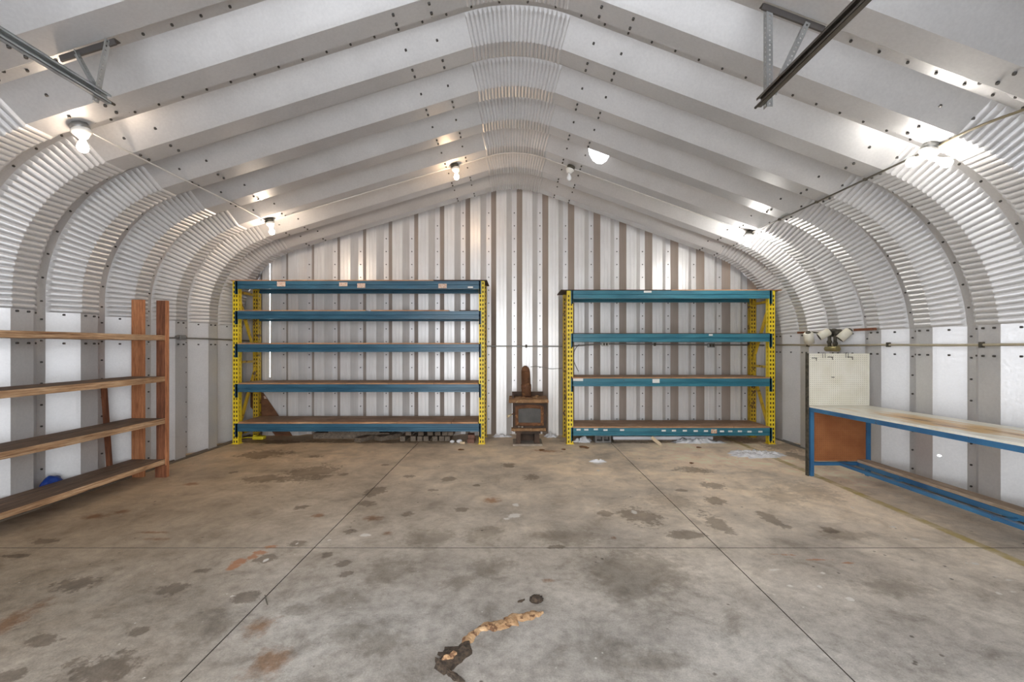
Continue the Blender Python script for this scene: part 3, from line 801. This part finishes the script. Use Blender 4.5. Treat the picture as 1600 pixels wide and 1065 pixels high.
# ------------------------------------------------------------------ work bench with pegboards
def bench():
    Z0, Y1, Y2 = .785, 5.0, 1.9
    xa, xb = P(1263, 0, 5.0).x, P(1356.5, 0, 5.0).x
    til = .013
    zt = lambda y: Z0 + til*(Y1-y)
    r = thing('work_bench', ((xa+xb)/2, 3.6, 0), 'long blue steel framed workbench with stained white top on right wall', 'bench')
    mb = MB(); th = .018
    for (ya, yb) in ((Y2, Y1),):
        v = [(xa-.01, ya, zt(ya)), (xb, ya, zt(ya)), (xb, yb, zt(yb)), (xa-.01, yb, zt(yb))]
        mb.prism([V(p)-V((0,0,th)) for p in v], (0,0,th))
    mb.build('bench_top', M['bench_top'], r)
    def rail(a, b, w, t, nm='frame_rail', m_='bench_blue', up=V((0,0,1))):
        mb = MB(); mb.bar(a, b, w, t, up, bev=.002); return mb.build(nm, M[m_], r)
    d = th + .0225
    rail((xa+.018, Y2, zt(Y2)-d), (xa+.018, Y1, zt(Y1)-d), .036, .045)
    rail((xb-.02, Y2, zt(Y2)-d), (xb-.02, Y1, zt(Y1)-d), .036, .045)
    rail((xa, Y1-.02, zt(Y1)-d), (xb, Y1-.02, zt(Y1)-d), .036, .045)
    rail((xa, Y2+.02, zt(Y2)-d), (xb, Y2+.02, zt(Y2)-d), .036, .045)
    # legs; the far front one runs up as the pegboard post
    for y in (Y1-.02, Y2+.02):
        for x in (xa+.02, xb-.02):
            mb = MB(); mb.b2((x-.02, y-.02, 0), (x+.02, y+.02, zt(y)-d-.02), bev=.002)
            mb.build('leg', M['bench_blue'], r)
    mb = MB(); mb.b2((xa-.026, Y1-.03, 0), (xa-.012, Y1+.012, 1.372)); mb.build('pegboard_post', M['dark_fit'], r)['label'] = 'dark edge post beside the pegboard'
    rail((xa, Y1-.02, .137), (xb, Y1-.02, .137), .034, .035)
    xm = P(1311, 0, 5.0).x
    rail((xm, Y2, .155), (xm, Y1-.02, .135), .04, .032)
    xs = P(1337, 0, 5.0).x
    rail((xs+.015, Y2, .150), (xs+.015, Y1-.02, .130), .03, .045)
    mb = MB(); mb.bar((xs+.055, Y2, .192), (xs+.055, Y1-.03, .170), .125, .030, bev=.003); mb.build('foot_plank', M['pale_plank'], r)
    for y in (2.4, 3.4, 4.4):
        rail((xm, y, .125), (xb-.02, y, .125), .03, .02)
    # pegboards with real holes
    def peg(x0, x1, z0, z1, y, mat, nm, pitch=.0234, hs=.0068):
        mb = MB(); W, H = x1-x0, z1-z0
        def lines(Lg):
            n = int((Lg-.014)/pitch); off = (Lg-(n-1)*pitch)/2; o_ = [0]
            for k in range(n): o_ += [off+k*pitch-hs/2, off+k*pitch+hs/2]
            return o_+[Lg]
        mb.plate((x0, y, z0), (1,0,0), (0,0,1), lines(W), lines(H), lambda i, j: i % 2 == 1 and j % 2 == 1, .005)
        return mb.build(nm, M[mat], r)
    pz0, pz1 = zt(Y1)+.002, HC + (542-552)*5.0/F
    pb = peg(xa-.010, xb+.006, pz0, pz1, Y1-.006, 'peg_white', 'pegboard')
    pb['label'] = 'cream painted pegboard above the bench end'
    mb = MB(); mb.b2((xa-.01, Y1+.012, pz0), (xb+.006, Y1+.016, pz1)); mb.build('backing_sheet', M['dark_fit'], r)
    for px, py in ((1272, 559), (1297, 557.5), (1328, 557.5), (1301, 589)):
        mb = MB(); c = P(px, py, 4.985)
        mb.tube([c+V((0,.02,0)), c+V((0,-.03,0)), c+V((0,-.04,-.012)), c+V((0,-.04,-.03))] if py < 580 else [c+V((0,.02,0)), c+V((0,-.02,0))], .004, 6)
        mb.tube([c+V((-.03,-.006,0)), c+V((.03,-.006,0))] if py < 580 else [c+V((-.016,-.006,0)), c+V((.016,-.006,0))], .004, 6)
        mb.build('peg_hook', M['dark_fit'], pb)
    for px in (1284, 1320):
        mb = MB()
        for q in (0, 4):
            c = P(px+q, 552, 4.985); mb.tube([c+V((0,.02,-.03)), c+V((0,.01,.012)), c+V((0,-.014,.012)), c+V((0,-.016,-.05))], .0032, 6)
        mb.build('wire_hook', M['zinc'], pb)
    p2 = peg(xa+.04, xb-.04, .165, zt(Y1)-d-.03, Y1-.012, 'peg_brown', 'end_panel')
    p2['label'] = 'brown perforated hardboard end panel'
    mb = MB(); mb.b2((xa+.04, Y1+.004, .165), (xb-.04, Y1+.008, zt(Y1)-d-.03)); mb.build('panel_backing', M['rust_strap'], r)
bench()

# ------------------------------------------------------------------ flood light bracket on the right wall
def flood():
    yb = 5.0
    X = lambda px, y=5.0: (px-802)*y/F
    r = thing('flood_light', (3.85, 4.9, 1.5), 'old flood light with three cream lamp holders on a rusty wall strap', 'light')
    wy = lambda t: 5.85 + (4.95-5.85)*t
    a = V((4.095, 6.15, 1.44+(542-519)*6.15/F)); a = P(1248, 519.5, 6.42); b = P(1373, 513.5, 5.02)
    a.x = 4.10; b.x = 4.10; 
    mb = MB(); mb.bar(a, b, .006, .030); mb.build('mounting_strap', M['rust_strap'], r)
    c0 = a + (b-a)*.16; c1 = a+(b-a)*.76
    mb = MB(); mb.bar(c0+V((-.012,0,0)), c1+V((-.012,0,0)), .018, .026); mb.build('channel', M['cable_white'], r)
    c = P(1303.5, 524, 5.55); c.x = 4.0
    mb = MB()
    mb.tube([c+V((.10,0,.03)), c+V((-.02,0,.03))], .050, 14); mb.sphere(c+V((0,0,.055)), .048, (1,1,.7))
    mb.tube([c+V((-.02,.05,.0)), c+V((-.02,.05,-.15))], .020, 10); mb.tube([c+V((-.02,-.05,.0)), c+V((-.02,-.05,-.14))], .020, 10)
    mb.sphere(c+V((-.02,.05,-.08)), .030); mb.sphere(c+V((-.02,-.05,-.10)), .030)
    mb.build('junction_fitting', M['dark_fit'], r)
    mb = MB(); mb.tube([c+V((-.02,.10,-.165)), c+V((-.02,-.10,-.165))], .034, 10); mb.build('brass_coupling', M['brass'], r); mb = MB(); mb.tube([c+V((-.03,.07,.02)), c+V((-.03,.12,.0))], .022, 10)
    mb.build('brass_coupling', M['brass'], r)
    for nm, pa, pb_, ra in (('a', (1262, 521), (1267.5, 535), .052), ('b', (1294, 518), (1282, 526), .046), ('c', (1325.5, 517), (1314.5, 529.5), .050)):
        y = 5.35
        A = P(*pa, y); B = P(*pb_, y)
        A.y -= .01; B.y += .03
        mb = MB(); d = (B-A).normalized()
        mb.tube([A-d*.012, A, B], [ra*.75, ra, ra*1.04], 18, 0)
        mb.tube([B, B+d*.001], [ra*.98, ra*.9], 18, 1)
        mb.tube([A-d*.03, A-d*.01], [.022, .03], 12, 1)
        mb.tube([A-d*.025, A*.6+c*.4 + V((0,0,.02)), c], .009, 8, 1)
        mb.build('lamp_holder', [M['cream_lamp'], M['dark_fit']], r)
flood()

# ------------------------------------------------------------------ conduits and boxes
def conduit(pts, rad, mats, label, straps=(), name='conduit'):
    mb = MB(); mb.tube(pts, rad, 10); 
    o = tag(mb.build(name, mats), label, 'conduit')
    for s in straps:
        mb = MB(); s = V(s)
        mb.box(s, (.03,.03,.05)); mb.build('pipe_strap', M['dark_fit'], o)
    return o
yc = lambda y: -XL+.012
L1 = [V((-XL+.014, y, z)) for y, z in ((2.4, 1.515), (4.0, 1.535), (5.58, 1.555), (6.2, 1.555), (7.2, 1.54))]
cl = conduit(L1, .011, M['zinc'], 'thin grey conduit running along left wall towards the rack')
mb = MB(); c = V((-XL+.056, 5.62, 1.565)); mb.box(c, (.055,.10,.055), bev=.006); mb.tube([c+V((0,-.05,0)), c+V((0,-.09,0))], .018, 10); mb.tube([c+V((0,.05,0)), c+V((0,.08,0))], .018, 10)
tag(centre(mb.build('junction_box', M['zinc'])), 'small grey junction box on left wall between shelf and rack', 'box')
BY = 7.229
pts = [(-4.20, BY, 1.46), (-3, BY, 1.462), (-1.5, BY, 1.455), (0, BY, 1.455), (.9, BY, 1.452), (1.45, BY, 1.49), (2.2, BY, 1.485), (3.1, BY, 1.475), (4.08, BY, 1.472)]
cb = conduit(pts, .011, M['zinc'], 'thin grey conduit crossing the rear corrugated wall behind both racks', [(.21, BY, 1.455), (2.30, BY, 1.484)])
for px, py, lb in ((945.5, 537.5, 'small white outlet box on conduit at left inside the teal rack'), (1111, 539.5, 'small grey outlet box on conduit at right inside the teal rack')):
    mb = MB(); c = P(px, py, 7.188); mb.box(c, (.105,.055,.065), bev=.006)
    mb.box(c+V((-.022,-.029,0)), (.026,.004,.04), m=1); mb.box(c+V((.022,-.029,0)), (.026,.004,.04), m=1)
    tag(centre(mb.build('outlet_box', [M['ceramic'] if px < 1000 else M['zinc'], M['dark_fit']])), lb, 'outlet')
pts = [(XR-.013, y, z) for y, z in ((7.2, 1.475), (6.2, 1.47), (5.55, 1.46), (5.0, 1.465), (4.2, 1.458), (3.4, 1.462), (2.0, 1.465))]
cr = conduit(pts, .012, M['yzinc'], 'yellowed conduit running along right wall above the workbench', [(XR-.013, 4.87, 1.466), (XR-.013, 3.9, 1.46), (XR-.013, 6.2, 1.47)])
# loose wires
def wire(pts, rad, mat, label, name='wire', cat='wire', sub=6):
    P_ = [V(p) for p in pts]; out = []
    for i in range(len(P_)-1):
        p0, p1, p2, p3 = P_[max(i-1,0)], P_[i], P_[i+1], P_[min(i+2,len(P_)-1)]
        for k in range(sub):
            t = k/sub
            out.append(.5*((2*p1)+(p2-p0)*t+(2*p0-5*p1+4*p2-p3)*t*t+(3*p1-p0-3*p2+p3)*t**3))
    out.append(P_[-1])
    mb = MB(); mb.tube(out, rad, 6); return tag(mb.build(name, M[mat]), label, cat)
wire([P(905,538,7.222), P(899,545,7.222), P(895,558,7.222), P(899,570,7.222), P(904,580,7.222)], .005, 'cable_dark', 'loose dark wire hanging from conduit at left end of teal rack')
wire([P(829,573,7.2), P(838,572,7.215), P(850,574,7.22), P(862,576,7.22), P(878,575,7.22)], .005, 'zinc', 'thin grey wire across the rear wall beside the stove flue')

# ------------------------------------------------------------------ lamps under the roof
def lampholder(loc, up, label, bulbmat, dirs, size=1.0, base='dark'):
    """octagon box on the roof, porcelain holder, one or two bulbs pointing along dirs"""
    loc = V(loc); up = V(up).normalized()
    r = thing('ceiling_lamp', loc, label, 'lamp', 'bare bulb lamps under the roof')
    mb = MB(); mb.tube([loc+up*.012, loc-up*.030], .052*size, 8); mb.build('mounting_box', M['zinc'] if base == 'light' else M['dark_fit'], r)
    mb = MB(); mb.tube([loc-up*.030, loc-up*.042, loc-up*.055, loc-up*.085], [.054*size, .056*size, .046*size, .026*size], 18); mb.build('porcelain_holder', M['ceramic'], r)
    s = loc - up*.075
    for d in dirs:
        d = V(d).normalized()
        if len(dirs) > 1:
            mb = MB(); mb.tube([s-d*.01, s+d*.055], .020, 12); mb.build('socket', M['ceramic'], r)
            q = s + d*.055
        else: q = s + d*.01
        mb = MB()
        pr = [(0,.013),(.018,.015),(.035,.022),(.052,.029),(.068,.031),(.084,.028),(.095,.018),(.100,.004)]
        mb.tube([q+d*a*size for a, _ in pr], [b*size for _, b in pr], 16)
        mb.build('bulb', bulbmat, r)
    return r
E = 1.5
g_white = glow('lit_bulb_white', (1.0,.80,.62), 55*E)
g_warm = glow('lit_bulb_warm', (1.0,.68,.42), 120*E)
g_cool = glow('lit_bulb_cool', (1.0,.94,.86), 62*E)
g_rm = glow('lit_bulb_rear_right', (1.0,.96,.90), 330*E)
g_lm = glow('lit_bulb_rear_left', (1.0,.80,.62), 230*E)
def roof(x, y): return on_shell(x, y)
upL, upR = V((-math.sin(aL), 0, math.cos(aL))), V((math.sin(aR), 0, math.cos(aR)))
lamps = {}
def lamp(key, x, y, up, label, mat, dirs, **k):
    p = roof(x, y); lamps[key] = p
    return lampholder(p - V(up)*.014, up, label, mat, dirs, **k)
lamp('ln', -3.22, 3.30, upL, 'lit bare bulb in white holder above timber shelf, nearest on left', g_white, [(.05,-.05,-1)], base='light', size=1.12)
lamp('lm', -3.13, 5.70, upL, 'lit bare bulb above left end of the blue rack', g_lm, [(.12,0,-1)])
lamp('cl', -.76, 5.74, upL, 'warm lit bulb hanging left of the roof ridge', g_warm, [(0,0,-1)])
lamp('cr', .75, 5.74, upR, 'unlit bulb in white holder right of the roof ridge', M['glass_bulb'], [(0,-.1,-1)])
lamp('rm', 3.06, 5.74, upR, 'lit bare bulb above right end of the teal rack', g_rm, [(-.08,0,-1)])
lamp('rn', 3.12, 3.32, upR, 'pair of lit bulbs in one white holder above the workbench', g_cool, [(-.95,-.05,-.35), (.75,-.3,-.45)], base='light', size=1.1)

def cable(pts, rad, mats, label, clips=()):
    o = wire(pts, rad, mats, label, 'lamp_cable', 'cable')
    for c in clips:
        mb = MB(); mb.box(V(c), (.03,.02,.02)); mb.build('cable_clip', M['dark_fit'], o)
    return o
A, B = lamps['ln'], lamps['lm']
dn = V((0,0,-.024))
def run(A, B, n, sagz, side):
    out = []
    for i in range(n+1):
        t = i/n; x = A.x+(B.x-A.x)*t; y = A.y+(B.y-A.y)*t
        out.append(roof(x, y) + dn + V((0,0,-sagz*math.sin(PI*t))))
    return out
cable([A+V((.04,.03,-.03))] + run(A, B, 4, .0, 1)[1:-1] + [B+V((-.03,-.02,-.03))], .0065, 'cable_white', 'white cable joining the two lamps along left knee of the roof')
A, B = lamps['lm'], lamps['cl']
cable(run(A, B, 6, .0, 1), .006, 'cable_white', 'white cable from left rack lamp up to the warm bulb')
A, B = lamps['cl'], lamps['cr']
cable(run(A, B, 8, 0.0, 1), .006, 'cable_white', 'white cable crossing the crimped ridge between two bulbs')
A, B = lamps['cr'], lamps['rm']
cable(run(A, B, 6, .0, 1), .006, 'cable_white', 'white cable from unlit ridge bulb down to right rack lamp')
A, B = lamps['rn'], lamps['rm']
pp = run(A, B, 4, .0, 1)
cable(pp, .008, 'cable_dark', 'dark cable joining the two lamps along right knee of the roof', pp[1:-1])
A = lamps['rn']
cable([A+V((.02,-.02,-.02)), roof(3.14, 3.0)+V((0,0,-.015)), roof(3.18, 2.7)+V((0,0,-.02)), roof(3.22, 2.3)+V((0,0,-.012)), roof(3.22, 1.8)+V((0,0,-.012))], .009, 'cable_yel', 'yellowed cable running from the double lamp towards the door')

# ------------------------------------------------------------------ overhead door tracks
def slotted(mb, a, b, w, nrm, pitch=.030, m=None):
    """slotted steel angle from a to b: two perforated legs"""
    a, b = V(a), V(b); d = b-a; Lg = d.length; d.normalize(); n1 = V(nrm); n1 = (n1-d*n1.dot(d)).normalized(); n2 = d.cross(n1)
    vs = [0]; t = .012
    while t + .016 < Lg: vs += [t, t+.013]; t += pitch
    vs.append(Lg)
    for u in (n1, n2):
        mb.plate(a, u, d, [0, w*.35, w*.68, w], vs, lambda i, j: i == 1 and j % 2 == 1, .003, m)
def track(x, yend, ztr, sgn, mats, label):
    r = thing('door_track', (x, 1.5, ztr), label, 'track', 'overhead door tracks')
    y0 = -.3
    mb = MB()
    # C shaped rail, open side towards the door
    w, h, t = .030, .055, .003
    for (dx0, dx1, z0, z1) in ((-t, 0, -h/2, h/2), (-w, 0, h/2-t, h/2), (-w, 0, -h/2, -h/2+t), (-w, -w+t, h/2-.014, h/2), (-w, -w+t, -h/2, -h/2+.014)):
        mb.b2((x+sgn*dx0, y0, ztr+z0), (x+sgn*dx1, yend, ztr+z1))
    mb.build('rail', M[mats], r)
    mb = MB(); mb.tube([(x-sgn*.018, yend-.25, ztr-.012), (x-sgn*.018, yend+.035, ztr-.012)], .008, 8); mb.build('stop_bolt', M['dark_fit'], r)
    yb = yend - .05
    if sgn > 0: xh, xo, xd, xs0, xe = x+.006, x+.24, x+.03, x-.02, x+.36
    else: xh, xo, xd, xs0, xe = x+.07, x-.12, x+.01, x+.10, x-.24
    top = on_shell(xh, yb)
    mb = MB(); slotted(mb, (x+sgn*.006, yb, ztr-.05), (xh, yb, top.z-.01), .036, (sgn,0,0)); mb.build('hanger', M['angle'], r, fix=False)
    q = on_shell(xo, yb)
    mb = MB(); slotted(mb, (xd, yb-.008, ztr+.03), (xo, yb-.008, q.z-.02), .032, (sgn,0,0)); mb.build('diagonal_brace', M['angle'], r, fix=False)
    e = on_shell(xe, yb); s0 = on_shell(xs0, yb)
    mb = MB(); mb.bar(s0+V((0,0,-.02)), e+V((0,0,-.02)), .012, .038); mb.bar(s0+V((0,.016,-.004)), e+V((0,.016,-.004)), .04, .006); mb.build('roof_strap', M['angle_dark'], r)
track(1.555, 2.79, HC+1.53, 1, 'track', 'dark overhead door track hanging from roof on the right side')
track(-2.55, 2.79, HC+1.55, -1, 'track_light', 'bright overhead door track hanging from roof on the left side')

# ------------------------------------------------------------------ things lying under the racks and on the floor
random.seed(5)
def blk(px, py, y, w, d, h, mat, label, name, cat, group=None, rz=0, z=0):
    c = P(px, py, y); mb = MB(); mb.box((0,0,h/2), (w, d, h), bev=.004)
    o = mb.build(name, M[mat]); o.location = (c.x, y+d/2, z); o.rotation_euler = (0,0,rz)
    return tag(o, label, cat, group)
ordn = ['first','second','third','fourth','fifth','sixth','seventh','eighth']
y1 = 6.80
for i, px in enumerate((629, 645.5, 656, 665.5, 679.5, 690, 699)):
    blk(px, 0, y1, .080, .30, .075, 'scrap', ('end of short timber offcut under the blue rack, %s from left in lower row' % ordn[i]), 'timber_offcut', 'timber', 'stacked timber offcuts under the blue rack')
for i, px in enumerate((637, 656.5, 671, 683, 694, 703)):
    blk(px+1, 0, y1+.06, .085, .24, .06, 'scrap', ('end of short timber offcut under the blue rack, %s from left in upper row' % ordn[i]), 'timber_offcut', 'timber', 'stacked timber offcuts under the blue rack', 0, .0755)
blk(722.5, 0, 6.62, .075, .10, .03, 'splinter', 'small pale wood chip on floor before the timber offcuts', 'wood_chip', 'wood')
blk(735.5, 0, 6.66, .105, .20, .065, 'brick', 'red brown brick on floor beside right post of blue rack', 'brick', 'brick')
blk(735.5, 0, 6.68, .10, .19, .055, 'brick', 'red brown brick lying on another brick under the blue rack', 'brick', 'brick', None, .12, .0655)
blk(567, 0, 6.72, .13, .42, .065, 'scrap', 'flat grey timber length on floor under middle of blue rack, left one', 'timber_length', 'timber', None, -.45)
blk(601, 0, 6.80, .17, .42, .070, 'scrap', 'flat grey timber length on floor under middle of blue rack, right one', 'timber_length', 'timber', None, -.6)
mb = MB(); mb.b2((-3.15, 7.0, 0), (-1.95, 7.15, .09)); mb.b2((-2.9, 6.97, .09), (-2.1, 7.13, .12)); o = mb.build('timber_beam', M['scrap']); tag(centre(o), 'long grey timber lying on floor under left half of blue rack', 'timber')
mb = MB(); mb.box((0,0,.028), (.17,.10,.055), bev=.015); mb.box((-.06,0,.062), (.04,.06,.02), bev=.005); mb.tube([(-.085,0,.03), (-.2,.02,.025), (-.35,-.05,.012), (-.45,0,.008)], .008, 6, 0)
o = mb.build('yellow_tool', M['plastic_y']); o.location = (P(405,0,6.85).x, 6.85, .02); tag(o, 'small yellow plastic tool under left end of blue rack', 'tool')
for px, py, rr, lb in ((706.5, 686, .028, 'crumpled white scrap on floor under right end of blue rack'), (717.5, 683, .035, 'crumpled white scrap beside the bricks under the blue rack')):
    mb = MB(); mb.sphere((0,0,0), rr, (1.3,1,.8), u=10, v=7)
    for v in mb.bm.verts: v.co *= 1+.35*noise.noise(v.co*60)
    zm = min(v.co.z for v in mb.bm.verts)
    o = mb.build('paper_scrap', M['insul']); o.location = (P(px,0,6.68).x, 6.68, -zm); tag(o, lb, 'scrap')
# under the teal rack
def block_hollow(px, y, label):
    mb = MB(); w, h, d = .24, .115, .19
    mb.b2((-w/2, 0, 0), (w/2, d, .025)); mb.b2((-w/2, 0, h-.025), (w/2, d, h))
    for x in (-w/2, -.0125, w/2-.025): mb.b2((x, 0, .025), (x+.025, d, h-.025))
    mb.b2((-w/2+.02, d*.6, .02), (w/2-.02, d*.7, h-.02))
    o = mb.build('concrete_block', M['block']); o.location = (P(px,0,y).x, y, 0); tag(o, label, 'block')
block_hollow(942.5, 6.70, 'grey hollow concrete block on floor under left part of teal rack')
mb = MB(); a, b = P(957, 679, 6.8), P(1112, 681, 6.8); a.z = .06; b.z = .06
mb.bar(a, b, .10, .05, bev=.004); mb.bar(a+V((.02,.03,-.042)), b+V((-.02,.03,-.042)), .06, .034, m=1)
o = mb.build('white_channel', [M['foam'], M['scrap']]); tag(centre(o), 'long white channel strip lying under the teal rack', 'strip')
blk(1091, 0, 6.90, .12, .10, .13, 'block', 'small dark block on floor under middle of teal rack', 'stone_block', 'block')
mb = MB(); a, b = V((P(1016,0,6.58).x, 6.52, .12)), V((P(1030,0,6.58).x, 6.50, .012))
mb.bar(a, b, .045, .008, V((0,-1,0))); o = mb.build('wood_splinter', M['splinter']); tag(centre(o), 'pale wood splinter leaning on lowest beam of teal rack', 'splinter')
def fluff(name, c, rx, ry, h, label, seed, n=54):
    """a low lumpy heap with a ragged outline"""
    mb = MB(); rings = 12
    vs = [[None]*n for _ in range(rings+1)]
    cv = mb.bm.verts.new((c[0], c[1], h))
    for j in range(1, rings+1):
        for i in range(n):
            a = 2*PI*i/n; t = j/rings
            e = 1 + .5*noise.noise(V((math.cos(a)*1.6+seed, math.sin(a)*1.6, 0))) + .5*noise.noise(V((math.cos(a)*5+seed, math.sin(a)*5, 3))) + .3*noise.noise(V((math.cos(a)*11+seed, math.sin(a)*11, 7)))
            x, y = math.cos(a)*rx*t*e, math.sin(a)*ry*t*e
            z = h*(1-t**2.2)*(.55+.9*abs(noise.noise(V((x*9+seed, y*9, 1)))) + .8*noise.noise(V((x*26, y*26, seed))) + .5*noise.noise(V((x*55, y*55, seed))))
            vs[j][i] = mb.bm.verts.new((c[0]+x, c[1]+y, max(.0, z) if j < rings else 0))
    for i in range(n):
        mb.bm.faces.new((cv, vs[1][i], vs[1][(i+1)%n]))
        for j in range(1, rings): mb.bm.faces.new((vs[j][i], vs[j+1][i], vs[j+1][(i+1)%n], vs[j][(i+1)%n]))
    for f in mb.bm.faces: f.smooth = True
    o = mb.build(name, M['insul']); return tag(centre(o), label, 'insulation', None, 'stuff')
fluff('loose_insulation', FL(1180, 710), .44, .20, .055, 'drift of loose white insulation on floor before right post of teal rack', 3.1)
fluff('loose_insulation', V((2.76, 6.69, 0)), .32, .05, .065, 'white insulation tufts under right half of teal rack', 8.3)
fluff('loose_insulation', V((1.06, 6.78, 0)), .11, .08, .08, 'white insulation tufts on floor behind left post of teal rack', 5.2)
fluff('loose_insulation', V((-.20, 7.15, 0)), .15, .05, .045, 'white insulation tufts along rear wall left of the stove', 1.4)
fluff('loose_insulation', V((.61, 7.14, 0)), .10, .07, .06, 'white insulation tufts along rear wall right of the stove', 9.4)
fluff('loose_insulation', FL(934, 721), .10, .05, .03, 'small white tuft on open floor before left half of teal rack', 2.2, 16)

def leaf(px, py, s, rz, label):
    mb = MB(); out = []
    for i in range(12):
        a = 2*PI*i/12; r_ = s*(.62+.38*abs(math.cos(a*1.5)))
        out.append(V((r_*math.cos(a), r_*.7*math.sin(a), .004+.010*abs(math.sin(a)))))
    c = mb.bm.verts.new((0,0,.003)); vv = [mb.bm.verts.new(p) for p in out]
    c2 = mb.bm.verts.new((0,0,0)); v2 = [mb.bm.verts.new(p-V((0,0,.0025))) for p in out]
    for i in range(12):
        j = (i+1)%12
        mb.bm.faces.new((c, vv[i], vv[j])); mb.bm.faces.new((c2, v2[j], v2[i])); mb.bm.faces.new((vv[i], v2[i], v2[j], vv[j]))
    o = mb.build('dry_leaf', M['leaf']); o.location = FL(px, py); o.rotation_euler = (0,0,rz)
    tag(o, label, 'leaf', 'dry leaves on the floor')
for a in ((911, 698.5, .07, .3, 'curled brown leaf on floor right of left teal rack post, left of two'), (917, 700, .05, 1.7, 'curled brown leaf on floor right of left teal rack post, right of two'),
          (847, 703.5, .055, .8, 'brown leaf on floor in front of the stove, nearer the middle'), (880, 702.5, .045, 2.2, 'brown leaf on floor between stove and teal rack'),
          (1092, 699.5, .045, .2, 'small brown leaf on floor below middle of teal rack'), (720, 703, .05, .2, 'brown leaf on floor before right post of blue rack'),
          (1081, 724, .04, .9, 'small dark leaf on open floor before teal rack')): leaf(*a)

# dried filler strip and dirt on the floor near the camera
def smear(name, pts, mat, label, cat, zs=.012, seed=0, rag=.3):
    """low ridge following floor pixels; each point px,py,halfwidth(px)"""
    mb = MB(); C = [(FL(a, b), 1.4*w*FL(a, b).y/F) for a, b, w in pts]
    fine = []
    for (p, w), (q, u) in zip(C, C[1:]):
        n = max(2, int((q-p).length/.012))
        for i in range(n): fine.append((p+(q-p)*(i/n), w+(u-w)*(i/n)))
    fine.append(C[-1]); prev = None; m = 7
    for k, (p, w) in enumerate(fine):
        d = (fine[min(k+1,len(fine)-1)][0]-fine[max(k-1,0)][0]).normalized(); s = V((-d.y, d.x, 0))
        end = min(1, min(k, len(fine)-1-k)/4+.15)
        row = []
        for j in range(m):
            t = (j/(m-1))*2-1
            e = w*end*(1+rag*2*noise.noise(V((k*.37, seed+ (1 if t > 0 else -1)*3, 0))))
            z = zs*(1-t*t)*(.6+.8*abs(noise.noise(V((k*.35, t*2, seed)))))
            row.append(mb.bm.verts.new(p + s*t*e + V((0,0, z if 0 < j < m-1 else 0))))
        if prev:
            for j in range(m-1): mb.bm.faces.new((prev[j], prev[j+1], row[j+1], row[j]))
        prev = row
    o = mb.build(name, mat); return tag(centre(o), label, cat)
smear('filler_strip', [(849,957,6),(838,959,8),(822,963,7),(806,965,8),(790,974,9),(775,977,9),(760,979,8),(748,984,4),(738,991,5),(730,1000,8),(722,1008,8)], M['tan'], 'ragged strip of tan dried filler on floor near the camera', 'filler', .014, 1, .5)
smear('dirt_clod', [(733,1004,7),(724,1014,12),(712,1022,14),(700,1030,17),(690,1036,15),(680,1032,7)], M['dirt'], 'dark crumbly dirt at near end of the tan filler strip', 'dirt', .02, 4, .45)
smear('dirt_trail', [(697,1046,6),(705,1053,5),(714,1060,5),(726,1066,6)], M['dirt'], 'thin dark dirt trail running from the dirt clod towards the camera', 'dirt', .012, 6, .4)
smear('filler_lump', [(690,1036,4),(698,1032,8),(708,1027,8),(714,1026,3)], M['tan'], 'rusty tan lump lying in the dark dirt clod', 'filler', .03, 9)
mb = MB(); c = FL(838, 939); mb.sphere((0,0,0), 1, u=24, v=14)
for v in mb.bm.verts:
    a = math.atan2(v.co.y, v.co.x); q = v.co.copy()
    v.co = V((q.x*.037, q.y*.030, q.z*.020))*(1+.16*math.sin(9*a+q.z*8)+.25*noise.noise(q*7))
    v.co.z = max(-.012, v.co.z)+.012
o = mb.build('dark_clump', M['dirt']); o.location = c; tag(o, 'small dark scaly clump on floor beyond the tan filler strip', 'clump')
smear('dirt_chip', [(809,941,2),(814,939,3),(820,937,2)], M['dirt'], 'tiny dark chip beside the scaly clump on floor', 'dirt', .012, 3)
wire([FL(414,930)+V((0,0,.003)), FL(416,939)+V((0,0,.003)), FL(418,945)+V((0,0,.003))], .003, 'cable_dark', 'short bent dark wire lying on left floor joint')

# ------------------------------------------------------------------ light: sky through the open door end, bulbs above
w = D.worlds.new('sky'); bpy.context.scene.world = w; w.use_nodes = True
nt = w.node_tree; bg = nt.nodes['Background']
bg.inputs['Color'].default_value = (.95,.97,1.0,1); bg.inputs['Strength'].default_value = 6.4
ld = D.lights.new('door_portal', 'AREA'); ld.shape = 'RECTANGLE'; ld.size = 4.26; ld.size_y = 2.86; ld.cycles.is_portal = True
lo = D.objects.new('door_portal', ld); COL.objects.link(lo); lo.location = (-.49, -.52, 1.43); lo.rotation_euler = (math.radians(90), 0, 0)

cam = D.cameras.new('camera'); co = D.objects.new('camera', cam); COL.objects.link(co)
co.location = (0, 0, HC); co.rotation_euler = (math.radians(90), 0, 0)
cam.sensor_width = 36; cam.lens = F*36/1600; cam.clip_start = .05
cam.shift_x = -(X0-800)/1600; cam.shift_y = (Y0-532.5)/1600
sc = bpy.context.scene; sc.camera = co
sc.view_settings.view_transform = 'Standard'; sc.view_settings.look = 'None'; sc.view_settings.gamma = 1
sc.view_settings.use_curve_mapping = False; sc.view_settings.exposure = 0.07
sc.cycles.use_denoising = True
sc.cycles.max_bounces = 8; sc.cycles.diffuse_bounces = 5; sc.cycles.glossy_bounces = 4
